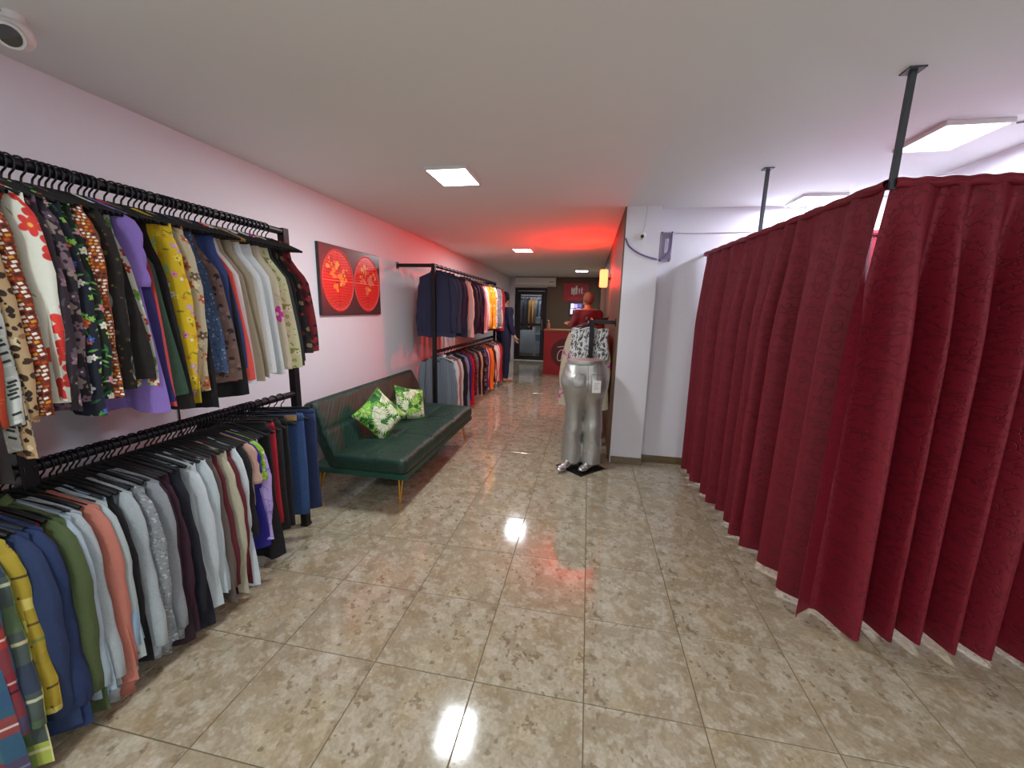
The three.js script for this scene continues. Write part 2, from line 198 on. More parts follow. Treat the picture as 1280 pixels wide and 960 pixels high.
const T = {
  geo: dashes(11, '#7a2f14', ['#f2efe2', '#e39b22', '#f2efe2', '#c4501c', '#e0a336', '#4a1f12'], 0.92, 17, 13),
  geo2: dashes(12, '#8a3a16', ['#f4f1e6', '#f4f1e6', '#e3a02a', '#d26a1e', '#3a2416'], 0.95, 14, 11),
  leopard: speckle(13, '#b79a72', ['#2b1c12', '#3a2718', '#2b1c12', '#d9c8a2', '#8b6942'], 150, 4, 13),
  zebra: dashes(14, '#c9cfc8', ['#2e3432', '#c9cfc8', '#e2e6e0', '#3b4340', '#c9cfc8'], 0.9, 30, 12),
  hibiscus: floral(15, '#eef2e2', ['#e8443a', '#e35b2f', '#d83a34', '#f07a2a'], ['#f6c25a', '#7a1512'], ['#5f8a4a', '#a9b98a'], 9, 20, 34, 10),
  mauve: floral(16, '#2c222b', ['#8d6f78', '#6b5664', '#a48a84', '#54424f'], ['#d3b6a8', '#3a2a33'], ['#4b4450', '#7b6a70'], 26, 12, 26, 24),
  plum: floral(17, '#262029', ['#7f6670', '#94807a', '#5c4a5c', '#c7909a'], ['#2a1f26', '#d6c3b4'], ['#4d5a4a', '#3a3344'], 22, 14, 30, 18),
  navyGarden: floral(18, '#171b2c', ['#e9ecf0', '#f0e36a', '#e86a34', '#7fc850', '#3e63c0', '#f3f0e6'], ['#e0b23a', '#23304e', '#d84a2a'], ['#3f8a3c', '#2c5f35', '#6fae57'], 26, 9, 20, 34),
  greenGarden: floral(19, '#15211b', ['#eef0e8', '#f08a3a', '#c7e04a', '#e8e8f2', '#d98ea0'], ['#d8502a', '#f2d23a'], ['#3f9a48', '#2e7038', '#86c06a', '#214f32'], 18, 9, 18, 60),
  medallion: canvasTex(256, 256, (x, r, w, h) => { x.fillStyle = '#1b1713'; x.fillRect(0, 0, w, h); for (let i = 0; i < 60; i++) wrapDraw(x, w, h, r() * w, r() * h, 12, blob(2 + r() * 5, pick(r, ['#6b5526', '#7a3420', '#3e3d2c', '#8a7a44']), r)); for (const [a, b] of [[64, 60], [190, 130], [60, 200], [175, 30], [150, 225]]) for (const [q, c] of [[38, '#8f948a'], [31, '#22201d'], [27, '#6a6f66'], [20, '#191715']]) wrapDraw(x, w, h, a, b, 45, (k) => { k.fillStyle = c; k.beginPath(); k.arc(0, 0, q, 0, 7); k.fill(); }); }, 20),
  stripeBloom: floral(21, '#e9e8d6', ['#e06a2c', '#7fb04a', '#e7b42e', '#c83a2c', '#86b9a8'], ['#f2e9c0', '#5a8a3a'], ['#7aa64e', '#d9cf9a'], 24, 10, 22, 14),
  yellowBloom: floral(22, '#e0bd1f', ['#f4f0f2', '#c9a2cf', '#e78fae', '#f0d54a', '#d59a18', '#8fbf8a'], ['#5d3a78', '#e0711f', '#f2d21f'], ['#8a8a1e', '#b79a14'], 40, 7, 16, 20),
  beigeBloom: floral(23, '#bdb398', ['#b0603f', '#8c7355', '#d9cfb8', '#6c5a46'], ['#4a3a2e', '#e2d8c2'], ['#8a8468', '#a09678'], 9, 12, 24, 12),
  blueMottle: speckle(24, '#41567a', ['#7d93ad', '#2a3852', '#9aabbd', '#52688c'], 340, 2, 6),
  duskSpot: speckle(25, '#7d6058', ['#33262a', '#40302f', '#8f7268'], 60, 5, 16),
  pinkBloom: floral(26, '#cbbfa6', ['#c93a96', '#d253a6', '#b52d86', '#a88c76'], ['#e7d7c4', '#8a1d66'], ['#9a9274', '#b7a98a'], 12, 16, 30, 14),
  limeBloom: floral(27, '#d5d6ae', ['#a8b36a', '#e6e3c6', '#8f9a55', '#c88f9c'], ['#6b7440', '#efe7b0'], ['#8ba05c', '#c4c88e'], 18, 10, 22, 20),
  darkCamo: speckle(28, '#241c1e', ['#7a1f26', '#3a2a2c', '#9b2b2e', '#8a7a58', '#151214'], 60, 8, 24),
  redCamo: speckle(29, '#7a1b24', ['#2a1518', '#a32a30', '#4a171c', '#1a1013'], 50, 8, 26),
  chain: canvasTex(256, 256, (x, r, w, h) => { x.fillStyle = '#1d1a18'; x.fillRect(0, 0, w, h); x.fillStyle = '#2f6a7e'; x.fillRect(20, 20, 90, 100); x.fillRect(150, 150, 80, 90); x.fillStyle = '#b8431f'; x.fillRect(120, 10, 36, 120); x.fillRect(20, 140, 60, 110); x.fillStyle = '#4a8aa0'; for (let i = 0; i < 30; i++) { x.fillRect(22 + r() * 80, 22 + r() * 90, 14, 2); x.fillRect(152 + r() * 66, 152 + r() * 80, 14, 2); } x.strokeStyle = '#d8b93e'; x.lineWidth = 4; for (let k = 0; k < 3; k++) for (let i = 0; i < 16; i++) { const a = i / 16 * w; x.beginPath(); x.ellipse(a + 8, [14, 130, 245][k] + 6 * Math.sin(i), 9, 5, i % 2, 0, 7); x.stroke(); x.beginPath(); x.ellipse([10, 115, 240][k] + 6 * Math.sin(i * 2), a + 8, 5, 9, i % 2, 0, 7); x.stroke(); } }, 30),
  rustChain: canvasTex(256, 256, (x, r, w, h) => { x.fillStyle = '#1f1614'; x.fillRect(0, 0, w, h); x.fillStyle = '#a83a1c'; x.fillRect(0, 0, 120, h); x.fillStyle = '#c4581f'; for (let i = 0; i < 40; i++) x.fillRect(r() * 110, r() * h, 16, 3); x.strokeStyle = '#c9a53a'; x.lineWidth = 4; for (let i = 0; i < 20; i++) { x.beginPath(); x.ellipse(140 + 20 * Math.sin(i), i / 20 * h, 6, 9, i % 2, 0, 7); x.stroke(); } }, 31),
  plaidYellow: plaid(32, '#c9b53a', [[0, 0.1, '#a58f2c', 0.8], [0.5, 0.1, '#dccf74', 0.8], [0.3, 0.02, '#4a3a20', 0.9], [0.72, 0.02, '#5a4426', 0.9], [0.86, 0.03, '#5f7a5a', 0.6]]),
  plaidLime: plaid(33, '#aebb52', [[0, 0.25, '#2a3552', 0.75], [0.5, 0.22, '#5f7a48', 0.6], [0.3, 0.03, '#dfe0b4', 0.8], [0.8, 0.03, '#e7d9a0', 0.8]]),
  plaidRed: plaid(34, '#38686a', [[0, 0.22, '#8c2430', 0.8], [0.08, 0.02, '#e8d9d0', 0.8], [0.16, 0.02, '#1c1418', 0.8], [0.4, 0.14, '#2f4f78', 0.6], [0.62, 0.16, '#b0362e', 0.7], [0.7, 0.02, '#f0e6dc', 0.8]]),
  heather: speckle(35, '#8b9095', ['#7b8086', '#9ca1a5', '#868b91'], 900, 1, 3),
  heatherLight: speckle(36, '#a7b0b4', ['#98a2a7', '#b6bec1', '#a0a9ae'], 900, 1, 3),
  heatherMix: speckle(37, '#858b8f', ['#6e757b', '#a2a8aa', '#b5babb', '#777e84'], 500, 2, 6),
  denim: speckle(38, '#2e4a78', ['#27416b', '#3a588a', '#345182'], 900, 1, 4),
  lilacSatin: canvasTex(256, 256, (x, r, w, h) => { x.fillStyle = '#b6a0dc'; x.fillRect(0, 0, w, h); x.strokeStyle = '#7a60b4'; x.lineWidth = 3; for (let i = 0; i < 22; i++) wrapDraw(x, w, h, r() * w, r() * h, 60, (k) => { k.rotate(r() * 7); k.beginPath(); k.ellipse(0, 0, 26, 10, 0, 0, 4.2); k.stroke(); }); }, 39),
  limeSpot: speckle(40, '#8fbf3a', ['#c4e06a', '#5f8f2a', '#e2f0a0'], 120, 4, 12),
  pinstripe: canvasTex(128, 128, (x, r, w, h) => { x.fillStyle = '#7d8791'; x.fillRect(0, 0, w, h); x.fillStyle = '#5d6670'; for (let i = 0; i < 10; i++) x.fillRect(i * 12.8, 0, 4, h); }, 41),
  redStripe: canvasTex(128, 128, (x, r, w, h) => { x.fillStyle = '#ece2de'; x.fillRect(0, 0, w, h); x.fillStyle = '#c4262a'; for (let i = 0; i < 4; i++) x.fillRect(i * 32, 0, 14, h); }, 42),
  orangeBloom: floral(43, '#e9a01e', ['#f0c440', '#d9751a', '#f6e2a0', '#b65a1c'], ['#7a3414', '#f2d24a'], ['#8a7a2a', '#c98a1a'], 22, 12, 24, 14),
  greyBloom: floral(44, '#8d8896', ['#c9b7bf', '#6d687a', '#d98a94', '#e0d6d2'], ['#4a4452', '#b0525f'], ['#6f7470', '#a39aa0'], 26, 8, 18, 20),
  glyphs: canvasTex(256, 256, (x, r, w, h) => { x.fillStyle = '#e6e6e4'; x.fillRect(0, 0, w, h); x.strokeStyle = '#161616'; x.lineCap = 'round'; for (let i = 0; i < 120; i++) wrapDraw(x, w, h, r() * w, r() * h, 30, (k) => { k.rotate((r() - 0.5) * 1.2); k.lineWidth = 3 + r() * 4; k.beginPath(); const q = 8 + r() * 10; k.moveTo(-q * 0.4, -q); k.lineTo(-q * 0.4, q); if (r() > 0.5) k.quadraticCurveTo(q, q * 0.8, q * 0.4, -q); k.stroke(); }); }, 45),
  polka: speckle(46, '#d9d8d4', ['#1a1a1c'], 14, 8, 11),
};
for (const k of Object.keys(T)) if (!['hibiscus', 'medallion', 'chain', 'plaidLime', 'plaidRed', 'plaidYellow', 'pinkBloom'].includes(k)) T[k].repeat.set(1.6, 1.6);
const cloths = {};
function cloth(key) {   // '#rrggbb', '#rrggbb!' for satin, or a print name
  if (cloths[key]) return cloths[key];
  let m; const shiny = key.endsWith('!'), k = shiny ? key.slice(0, -1) : key;
  if (T[k]) m = std('#ffffff', shiny ? 0.42 : 0.82, { map: T[k], bumpMap: clothBump, bumpScale: 0.004 });
  else m = std(k, shiny ? 0.42 : 0.86, { bumpMap: clothBump, bumpScale: 0.006 });
  return (cloths[key] = m);
}

// ------------------------------------------------------------------ hangers and garments
const RAIL_R = 0.02;
const hookGeo = (() => { const p = []; const R = RAIL_R + 0.0042; for (let i = 0; i <= 9; i++) { const a = -0.35 + i / 9 * (Math.PI + 0.35); p.push([-Math.cos(a) * R, Math.sin(a) * R, 0]); } p.push([R * 0.8, -0.022, 0], [0.004, -0.04, 0], [0, -0.062, 0]); p.reverse(); return tube(p, 0.0034, 26, 5); })();
const armGeo = (() => { const p = [[-0.195, -0.13, 0], [-0.17, -0.118, 0], [-0.1, -0.09, 0], [0, -0.062, 0], [0.1, -0.09, 0], [0.17, -0.118, 0], [0.195, -0.13, 0]]; return merge([tube(p, 0.0075, 18, 6), rod([-0.19, -0.13, 0], [0.19, -0.13, 0], 0.0045, 6)]); })();
const clipArmGeo = rbox(-0.17, 0.17, -0.078, -0.06, -0.009, 0.009, 0.003);
const M_hanger = std('#121113', 0.6), M_hook = std('#2b2b2e', 0.35, { metalness: 0.7 }), M_woodHanger = std('#a77f42', 0.5), M_whiteHanger = std('#e8e6e2', 0.4);
function hanger(x, y, z, turn, label, group, kind = 'black') {
  const t = thing('clothes_hanger', label, 'hanger', [x, y, z], turn, group);
  part('hook', hookGeo, M_hook, t); part('shoulder_bar', armGeo, kind === 'wood' ? M_woodHanger : kind === 'white' ? M_whiteHanger : M_hanger, t); return t;
}
// a draped body: front and back sheet, closed at the sides, shoulders and hem
function drape(o) {
  const ns = o.ns ?? 16, nt = o.nt ?? 14, r = rngOf(o.seed), ph = r() * 7, ph2 = r() * 7, fr = (o.fr ?? 5) + r() * 2.5, A = o.fold ?? 0.014, ph3 = r() * 7, asym = (r() - 0.5) * 0.04;
  const pos = [], uv = [], idx = [], uo = r(), vo = r();
  const W = (d) => { let w = lerp(o.sh, o.hem, sstep(0, o.len, d)); if (o.armhole) w = lerp(w, lerp(o.strap, o.hem, clamp(d / o.len, 0, 1)), 1 - sstep(0.1, 0.24, d)) - 0.015 * Math.sin(clamp(d / 0.24, 0, 1) * Math.PI); return w; };
  const top = (x) => { const a = Math.abs(x), s0 = o.neck; return a < s0 ? -(o.scoop ?? 0.03) * (1 - (a / s0) ** 2) * (o.open ?? 1) : -(o.slope ?? 0.42) * (a - s0); };
  for (const side of [1, -1]) for (let j = 0; j <= nt; j++) for (let i = 0; i <= ns; i++) {
    const t = j / nt, s = -1 + 2 * i / ns, w0 = W(0), y0 = top(s * w0), yh = -o.len + (o.tail ?? 0) * Math.cos(s * 2.4) + asym * s + 0.008 * Math.sin(s * 6 + ph3), y = lerp(y0, yh, t), d = -y, x = s * W(d) + 0.006 * Math.sin(t * 5 + ph) * t;
    const th = (o.T ?? 0.014) * Math.sqrt(Math.max(0, 1 - s * s * s * s)) * (0.35 + 0.65 * sstep(0, 0.25, t)) * (1 + (o.puff ? 0.35 * Math.abs(Math.sin(t * o.puff * Math.PI)) : 0));
    const f = A * (0.15 + 0.85 * t) * (Math.sin(fr * s + ph + 0.8 * Math.sin(2.2 * t + ph2)) + 0.4 * Math.sin(fr * 2.3 * s + ph2 + t * 2));
    pos.push(x, y, side * th + f + 0.004 * Math.sin(t * 3 + ph3) * t); uv.push((s * o.hem + uo) * UVS + side * 0.13, (y + vo) * UVS);
  }
  const m = ns + 1, N = m * (nt + 1);
  for (let k = 0; k < 2; k++) for (let j = 0; j < nt; j++) for (let i = 0; i < ns; i++) { const a = k * N + j * m + i, b = a + 1, c = a + m, d = c + 1; k ? idx.push(a, b, c, b, d, c) : idx.push(a, c, b, b, c, d); }
  const st = (a, b) => idx.push(a, b, a + N, b, b + N, a + N);
  for (let i = 0; i < ns; i++) { st(i + 1 - 0, i); st(nt * m + i, nt * m + i + 1); }
  for (let j = 0; j < nt; j++) { st(j * m, (j + 1) * m); st((j + 1) * m + ns, j * m + ns); }
  const g = new THREE.BufferGeometry(); g.setAttribute('position', new THREE.Float32BufferAttribute(pos, 3)); g.setAttribute('uv', new THREE.Float32BufferAttribute(uv, 2)); g.setIndex(idx); g.computeVertexNormals(); return g;
}
function sleeve(o, side, L, r0, r1, rz) {
  const r = rngOf(o.seed * 3 + side + 7), rows = [], n = 10, K = 11, ph = r() * 7, sway = (r() - 0.5) * 0.016, out = o.flare ?? 0.035, topY = -(o.slope ?? 0.42) * (o.sh - o.neck);
  for (let j = 0; j <= K; j++) {
    const t = j / K, cy = topY - 0.012 + 0.012 * Math.cos(t * 3) - L * t, cx = side * (o.sh - r0 * 0.62 + out * Math.sin(t * 2.1) + 0.012 * Math.sin(t * 5 + ph)), cz = sway * t + 0.005 * Math.sin(t * 4 + ph);
    const q = lerp(r0, r1, sstep(0, 1, t)) * (t < 0.001 ? 0.35 : t < 0.1 ? 0.8 : 1) * (1 + 0.08 * Math.sin(t * 22 + ph) + (o.puff ? 0.12 * Math.abs(Math.sin(t * o.puff * Math.PI)) : 0)), z = (rz ?? q * 0.5) * (t < 0.001 ? 0.35 : 1);
    const ring = []; for (let i = 0; i < n; i++) { const a = i / n * Math.PI * 2; ring.push([cx + q * Math.cos(a), cy + 0.25 * (t < 0.12 ? -side * q * Math.cos(a) * (1 - t / 0.12) * 1.2 : 0), cz + z * Math.sin(a) * (1 + 0.25 * Math.sin(3 * a + ph + t * 3))]); }
    rows.push(ring);
  }
  return loft(rows, UVS);
}
function collarGeo(o) { const n = 14, rows = []; for (const [h, k] of [[-0.006, 1], [0.02, 0.94], [0.034, 1.0], [0.008, 1.22]]) { const ring = []; for (let i = 0; i < n; i++) { const a = i / n * Math.PI * 2; ring.push([Math.cos(a) * (o.neck + 0.004) * k, -0.012 + h + (Math.sin(a) > 0 ? -0.02 * Math.sin(a) : 0), Math.sin(a) * 0.026 * k]); } rows.push(ring); } return loft(rows, UVS, false); }
const KINDS = {
  shirt: { name: 'shirt', cat: 'shirt', sh: 0.215, neck: 0.06, hem: 0.25, long: 0.6, collar: true, tail: 0.02, T: 0.012, fold: 0.02 },
  blouse: { name: 'blouse', cat: 'blouse', sh: 0.19, neck: 0.065, hem: 0.245, long: 0.24, T: 0.012, fold: 0.02 },
  longblouse: { name: 'blouse', cat: 'blouse', sh: 0.2, neck: 0.06, hem: 0.245, long: 0.66, T: 0.012, fold: 0.02 },
  top: { name: 'sleeveless_top', cat: 'top', sh: 0.2, neck: 0.075, hem: 0.255, armhole: true, strap: 0.125, scoop: 0.09, T: 0.011, fold: 0.024 },
  wide: { name: 'sleeveless_top', cat: 'top', sh: 0.2, neck: 0.065, hem: 0.255, armhole: true, strap: 0.175, scoop: 0.06, T: 0.012, fold: 0.024 },
  sweat: { name: 'sweatshirt', cat: 'sweatshirt', sh: 0.225, neck: 0.065, hem: 0.255, long: 0.64, T: 0.016, fold: 0.01, rib: true },
  jacket: { name: 'jacket', cat: 'jacket', sh: 0.225, neck: 0.065, hem: 0.255, long: 0.64, collar: true, T: 0.02, fold: 0.014, thickArm: true },
  tee: { name: 'tee_shirt', cat: 't-shirt', sh: 0.2, neck: 0.065, hem: 0.21, long: 0.2, T: 0.011 },
};
let garmentSeed = 100;
const garmentDescs = new Map();
function garment(kind, mat, len, desc, where, x, railY, z, turn, group, opt = {}) {
  const K = { ...KINDS[kind], ...opt }, o = { ...K, len, seed: garmentSeed++ };
  const label = `${desc} ${where}`;
  const t = thing(K.name, label, K.cat, [x, railY - 0.066, z], turn, group);
  const m = cloth(mat);
  part('body', drape(o), m, t);
  if (K.long) for (const s of [1, -1]) { const sl = part('sleeve', sleeve(o, s, Math.min(K.long, len * 0.9), K.thickArm ? 0.06 : 0.052, K.long < 0.4 ? 0.054 : 0.038, K.thickArm ? 0.03 : 0.019), K.sleeveMat ? cloth(K.sleeveMat) : m, t); if (K.rib) { const b = new THREE.Box3().setFromBufferAttribute(sl.geometry.attributes.position), c = b.min; part('cuff', rod([s * (o.sh - 0.02), c.y + 0.002, 0], [s * (o.sh - 0.02), c.y - 0.05, 0], 0.026, 10), m, sl).scale.z = 0.7; } }
  if (K.collar) part('collar', collarGeo(o), m, t);
  if (K.rib) part('waistband', (() => { const ring = (y, k) => { const a = []; for (let i = 0; i < 20; i++) { const q = i / 20 * Math.PI * 2; a.push([Math.cos(q) * o.hem * k, y, Math.sin(q) * 0.022 * k]); } return a; }; return loft([ring(-len + 0.01, 0.97), ring(-len - 0.01, 0.93), ring(-len - 0.05, 0.92)], UVS); })(), m, t);
  hanger(x, railY, z, turn, `${K.wood ? 'wooden' : K.whiteHanger ? 'white' : 'black'} hanger holding the ${desc}`, group ? group + ' hangers' : undefined, K.wood ? 'wood' : K.whiteHanger ? 'white' : 'black');
  return t;
}
function trousers(mat, len, desc, where, x, railY, z, turn, opt = {}) {
  const seed = garmentSeed++, t = thing('trousers', `${desc} ${where}`, 'trousers', [x, railY - 0.074, z], turn), m = cloth(mat), w = opt.w ?? 0.2;
  for (const s of [1, -1]) {
    const rows = [], r = rngOf(seed + s), ph = r() * 7;
    for (let j = 0; j <= 12; j++) { const q = j / 12, y = -0.03 - (len - 0.03) * q, hw = lerp(w * 0.52, opt.leg ?? 0.085, sstep(0, 0.5, q)), cx = s * (w - hw) * (q < 0.25 ? 1 : 1) + s * 0.004 * Math.sin(q * 6 + ph), ring = []; for (let i = 0; i < 12; i++) { const a = i / 12 * Math.PI * 2; ring.push([cx + hw * Math.cos(a), y, (0.014 + 0.008 * q) * Math.sin(a) + 0.008 * Math.sin(q * 5 + ph) + 0.005 * Math.sin(4 * Math.cos(a) + ph)]); } rows.push(ring); }
    part('trouser_leg', loft(rows, UVS), m, t);
  }
  const ring = (y, k) => { const a = []; for (let i = 0; i < 20; i++) { const q = i / 20 * Math.PI * 2; a.push([Math.cos(q) * w * k, y, Math.sin(q) * 0.021]); } return a; };
  part('waistband', loft([ring(0.0, 0.97), ring(-0.02, 1), ring(-0.045, 1.01)], UVS), m, t);
  if (opt.patch) part('patch', rbox(w - 0.11, w - 0.035, -0.04, -0.006, 0.02, 0.026, 0.002), std('#b08a52', 0.7), t, 'tan waistband patch');
  const h = thing('clip_hanger', `black clip hanger holding the ${desc}`, 'hanger', [x, railY, z], turn);
  part('hook', hookGeo, M_hook, h); part('clip_bar', clipArmGeo, M_hanger, h);
  return t;
}
// lay out one rail: rows [roomEdgeZ, kind, fabric, length, description, options]
function emptyLabel(a, b, where) { const n = (t) => t.split(' ').length; for (const l of [`empty black hanger between the ${a} and the ${b}`, `empty black hanger beside the ${b} ${where.replace(' opposite the curtains', '')}`, `empty black hanger beside the ${b}`]) if (n(l) <= 16) return l; }
function dress(rows, x, railY, where, reach) {
  const n = rows.length; let last = null;
  rows.forEach((g, i) => {
    const e = g[0] + 0.034 * clamp((g[0] + 2.2) / 1.3, 0, 1.1), turn = 0.3 + 0.03 * Math.sin(i * 0.9), z = e + Math.sin(turn) * reach;
    if (last !== null && Math.abs(last[0] - z) > 0.03) hanger(x, railY, (last[0] + z) / 2, (last[1] + turn) / 2, emptyLabel(rows[i - 1][4], g[4], where), `empty hangers ${where}`);
    last = [z, turn];
    if (g[1] === 'trousers') trousers(g[2], g[3], g[4], where, x, railY, z, turn, g[5]);
    else garment(g[1], g[2], g[3], g[4], where, x, railY, z, turn, undefined, g[5]);
  });
}

// ------------------------------------------------------------------ clothes racks
function rackPost(t, x, z, y1, y0 = 0) { part('post', rbox(x - 0.023, x + 0.023, y0, y1, z - 0.023, z + 0.023, 0.003), M.rackSteel, t); part('foot', rbox(x - 0.027, x + 0.027, 0, 0.02, z - 0.027, z + 0.027, 0.004), M.black, t); }
function wallRack(label, x, wallX, yTop, yLow, zNear, zFar, posts, arms) {
  const t = thing('clothes_rack', label, 'clothes rack', [0, 0, 0]);
  part('upper_rail', rod([x, yTop, zNear], [x, yTop, zFar], RAIL_R, 14), M.rackSteel, t);
  if (yLow) part('lower_rail', rod([x, yLow, zNear], [x, yLow, zFar], RAIL_R, 14), M.rackSteel, t);
  for (const z of posts) rackPost(t, x, z, yTop + 0.022);
  for (const z of arms) { part('wall_arm', rbox(Math.min(x, wallX), Math.max(x, wallX), yTop - 0.02, yTop + 0.02, z - 0.02, z + 0.02, 0.003), M.rackSteel, t); part('wall_plate', rbox(wallX < x ? wallX : wallX - 0.006, wallX < x ? wallX + 0.006 : wallX, yTop - 0.04, yTop + 0.04, z - 0.03, z + 0.03, 0.002), M.rackSteel, t); }
  return t;
}
const X1 = -1.88;
wallRack('black two tier clothes rack packed with garments opposite the red curtains', X1, XL, 1.965, 0.95, -0.5, -2.275, [-0.955, -2.265], [-0.955]);
const RACK1_TOP = [
  [-0.8, 'longblouse', 'chain', 0.98, 'teal and rust blouse with yellow chain print'],
  [-0.862, 'longblouse', 'rustChain', 0.9, 'rust and black blouse with chain edging'],
  [-0.89, 'longblouse', 'zebra', 0.84, 'pale grey blouse with black streaks'],
  [-0.918, 'longblouse', 'leopard', 0.84, 'tan and dark leopard spotted blouse'],
  [-0.952, 'longblouse', 'geo', 0.72, 'rust blouse with gold and white dashes'],
  [-1.015, 'longblouse', 'hibiscus', 0.69, 'ivory blouse with large red hibiscus flowers'],
  [-1.038, 'longblouse', 'mauve', 0.72, 'dark blouse with mauve roses'],
  [-1.066, 'longblouse', 'plum', 0.7, 'plum blouse with faded blooms'],
  [-1.098, 'longblouse', 'navyGarden', 0.76, 'navy blouse with bright garden flowers'],
  [-1.125, 'longblouse', 'greenGarden', 0.7, 'dark blouse with green leaves'],
  [-1.158, 'longblouse', 'geo2', 0.7, 'white and gold dashed blouse'],
  [-1.206, 'longblouse', 'medallion', 0.68, 'black blouse with grey ring medallions'],
  [-1.236, 'wide', '#231d1c', 0.66, 'dark brown sleeveless top'],
  [-1.254, 'wide', 'stripeBloom', 0.7, 'cream sleeveless top with orange and green flowers'],
  [-1.296, 'blouse', '#8d72c0', 0.8, 'plain lilac purple blouse'],
  [-1.31, 'wide', '#2b2560', 0.78, 'deep indigo sleeveless top'],
  [-1.336, 'wide', '#d24f50', 0.8, 'red coral sleeveless top'],
  [-1.35, 'top', '#33503e', 0.76, 'dark green sleeveless top'],
  [-1.376, 'wide', '#1b1819', 0.8, 'plain black sleeveless top by the yellow flowers'],
  [-1.436, 'longblouse', 'yellowBloom', 0.8, 'yellow blouse covered in small flowers'],
  [-1.487, 'longblouse', 'beigeBloom', 0.78, 'beige blouse with brown flowers'],
  [-1.512, 'top', '#18171a', 0.84, 'long black sleeveless top'],
  [-1.556, 'wide', 'blueMottle', 0.7, 'mottled slate blue sleeveless top'],
  [-1.62, 'top', 'duskSpot', 0.74, 'dusty brown spotted top'],
  [-1.655, 'wide', '#37477e', 0.68, 'plain denim blue sleeveless top'],
  [-1.668, 'top', '#19191b', 0.83, 'black pleated top'],
  [-1.694, 'top', '#e2574f', 0.74, 'bright coral sleeveless top'],
  [-1.715, 'top', '#dfe2e6', 0.78, 'white strappy top'],
  [-1.74, 'top', '#a2947c', 0.76, 'beige sleeveless top'],
  [-1.803, 'top', '#ab9d86', 0.75, 'sand coloured sleeveless top', { wood: true }],
  [-1.855, 'top', '#e3e8ea', 0.73, 'crisp white sleeveless top'],
  [-1.917, 'top', '#e9edee', 0.74, 'wide white sleeveless top'],
  [-1.97, 'top', 'pinkBloom', 0.73, 'beige top with magenta flowers'],
  [-2.02, 'top', 'limeBloom', 0.74, 'pale lime flowered top'],
  [-2.046, 'top', '#1b1a1c!', 0.7, 'black satin top'],
  [-2.08, 'top', '#232022', 0.68, 'charcoal top by the end post'],
  [-2.135, 'top', 'darkCamo', 0.68, 'black top with red blotches'],
  [-2.196, 'top', 'redCamo', 0.66, 'dark red top with black blotches'],
];
dress(RACK1_TOP, X1, 1.965, 'on the upper rail opposite the curtains', 0.225);
const RACK1_LOW = [
  [-0.75, 'shirt', 'plaidRed', 0.86, 'red and teal tartan shirt'],
  [-0.79, 'shirt', 'plaidLime', 0.84, 'lime and navy checked shirt'],
  [-0.825, 'shirt', 'plaidYellow', 0.66, 'yellow checked shirt with thin lines'],
  [-0.862, 'jacket', '#25365a', 0.81, 'navy blue soft jacket'],
  [-0.892, 'jacket', '#22345c', 0.83, 'crumpled navy coat'],
  [-0.903, 'longblouse', '#a81f2e', 0.75, 'crimson blouse'],
  [-0.946, 'jacket', '#4d5b36', 0.85, 'olive green jacket'],
  [-0.962, 'sweat', '#9fb0bb', 0.77, 'pale blue sweatshirt'],
  [-0.993, 'sweat', 'heatherLight', 0.79, 'light grey sweatshirt by the salmon one'],
  [-1.042, 'sweat', '#bd7565', 0.81, 'salmon pink sweatshirt'],
  [-1.064, 'sweat', '#a9b5b6', 0.71, 'pale grey green sweatshirt'],
  [-1.082, 'longblouse', '#8fa9c0', 0.65, 'sky blue blouse'],
  [-1.104, 'longblouse', '#161417', 0.77, 'black blouse beside the sky blue one'],
  [-1.143, 'sweat', 'heatherLight', 0.75, 'silver grey heather sweatshirt'],
  [-1.184, 'sweat', 'heatherMix', 0.77, 'mottled grey sweatshirt'],
  [-1.24, 'sweat', 'heather', 0.75, 'mid grey sweatshirt'],
  [-1.268, 'longblouse', '#2b1a22', 0.83, 'black wine blouse'],
  [-1.298, 'longblouse', '#37182a', 0.79, 'dark wine blouse'],
  [-1.345, 'longblouse', '#191c28', 0.83, 'dark navy blouse'],
  [-1.414, 'longblouse', '#c5ced2', 0.77, 'frost white ribbed blouse'],
  [-1.462, 'longblouse', '#bcc8cc', 0.75, 'pale frost blouse'],
  [-1.495, 'longblouse', '#655a54', 0.83, 'taupe blouse'],
  [-1.52, 'longblouse', '#5a1a26', 0.81, 'maroon blouse by the taupe one'],
  [-1.568, 'longblouse', '#b9b59c', 0.83, 'cream blouse between maroon ones'],
  [-1.588, 'longblouse', '#611d29', 0.79, 'maroon blouse by the cream one'],
  [-1.62, 'longblouse', '#ccd6da', 0.81, 'ice white blouse'],
  [-1.655, 'longblouse', '#1b1a1d', 0.53, 'black cropped blouse'],
  [-1.69, 'tee', '#c29d8c', 0.4, 'dusty pink short tee'],
  [-1.71, 'blouse', '#262083', 0.68, 'royal blue blouse'],
  [-1.73, 'tee', 'limeSpot', 0.4, 'lime green spotted tee'],
  [-1.755, 'longblouse', 'lilacSatin!', 0.63, 'lilac swirl satin blouse'],
  [-1.795, 'top', '#121114', 0.78, 'long black top by the lilac blouse'],
  [-1.85, 'trousers', '#1a191b', 0.66, 'black trousers beside the long black top', { w: 0.19 }],
  [-1.895, 'trousers', '#a81c2c', 0.62, 'red trousers', { w: 0.18 }],
  [-1.93, 'trousers', '#211f20', 0.68, 'charcoal trousers with tan patch', { w: 0.19, patch: true }],
  [-1.985, 'trousers', '#1c1c20', 0.68, 'black trousers beside the jeans', { w: 0.19 }],
  [-2.09, 'trousers', 'denim', 0.66, 'mid blue denim jeans', { w: 0.21, leg: 0.1, patch: true }],
  [-2.205, 'trousers', '#243258', 0.68, 'navy trousers by the end post', { w: 0.2 }],
];
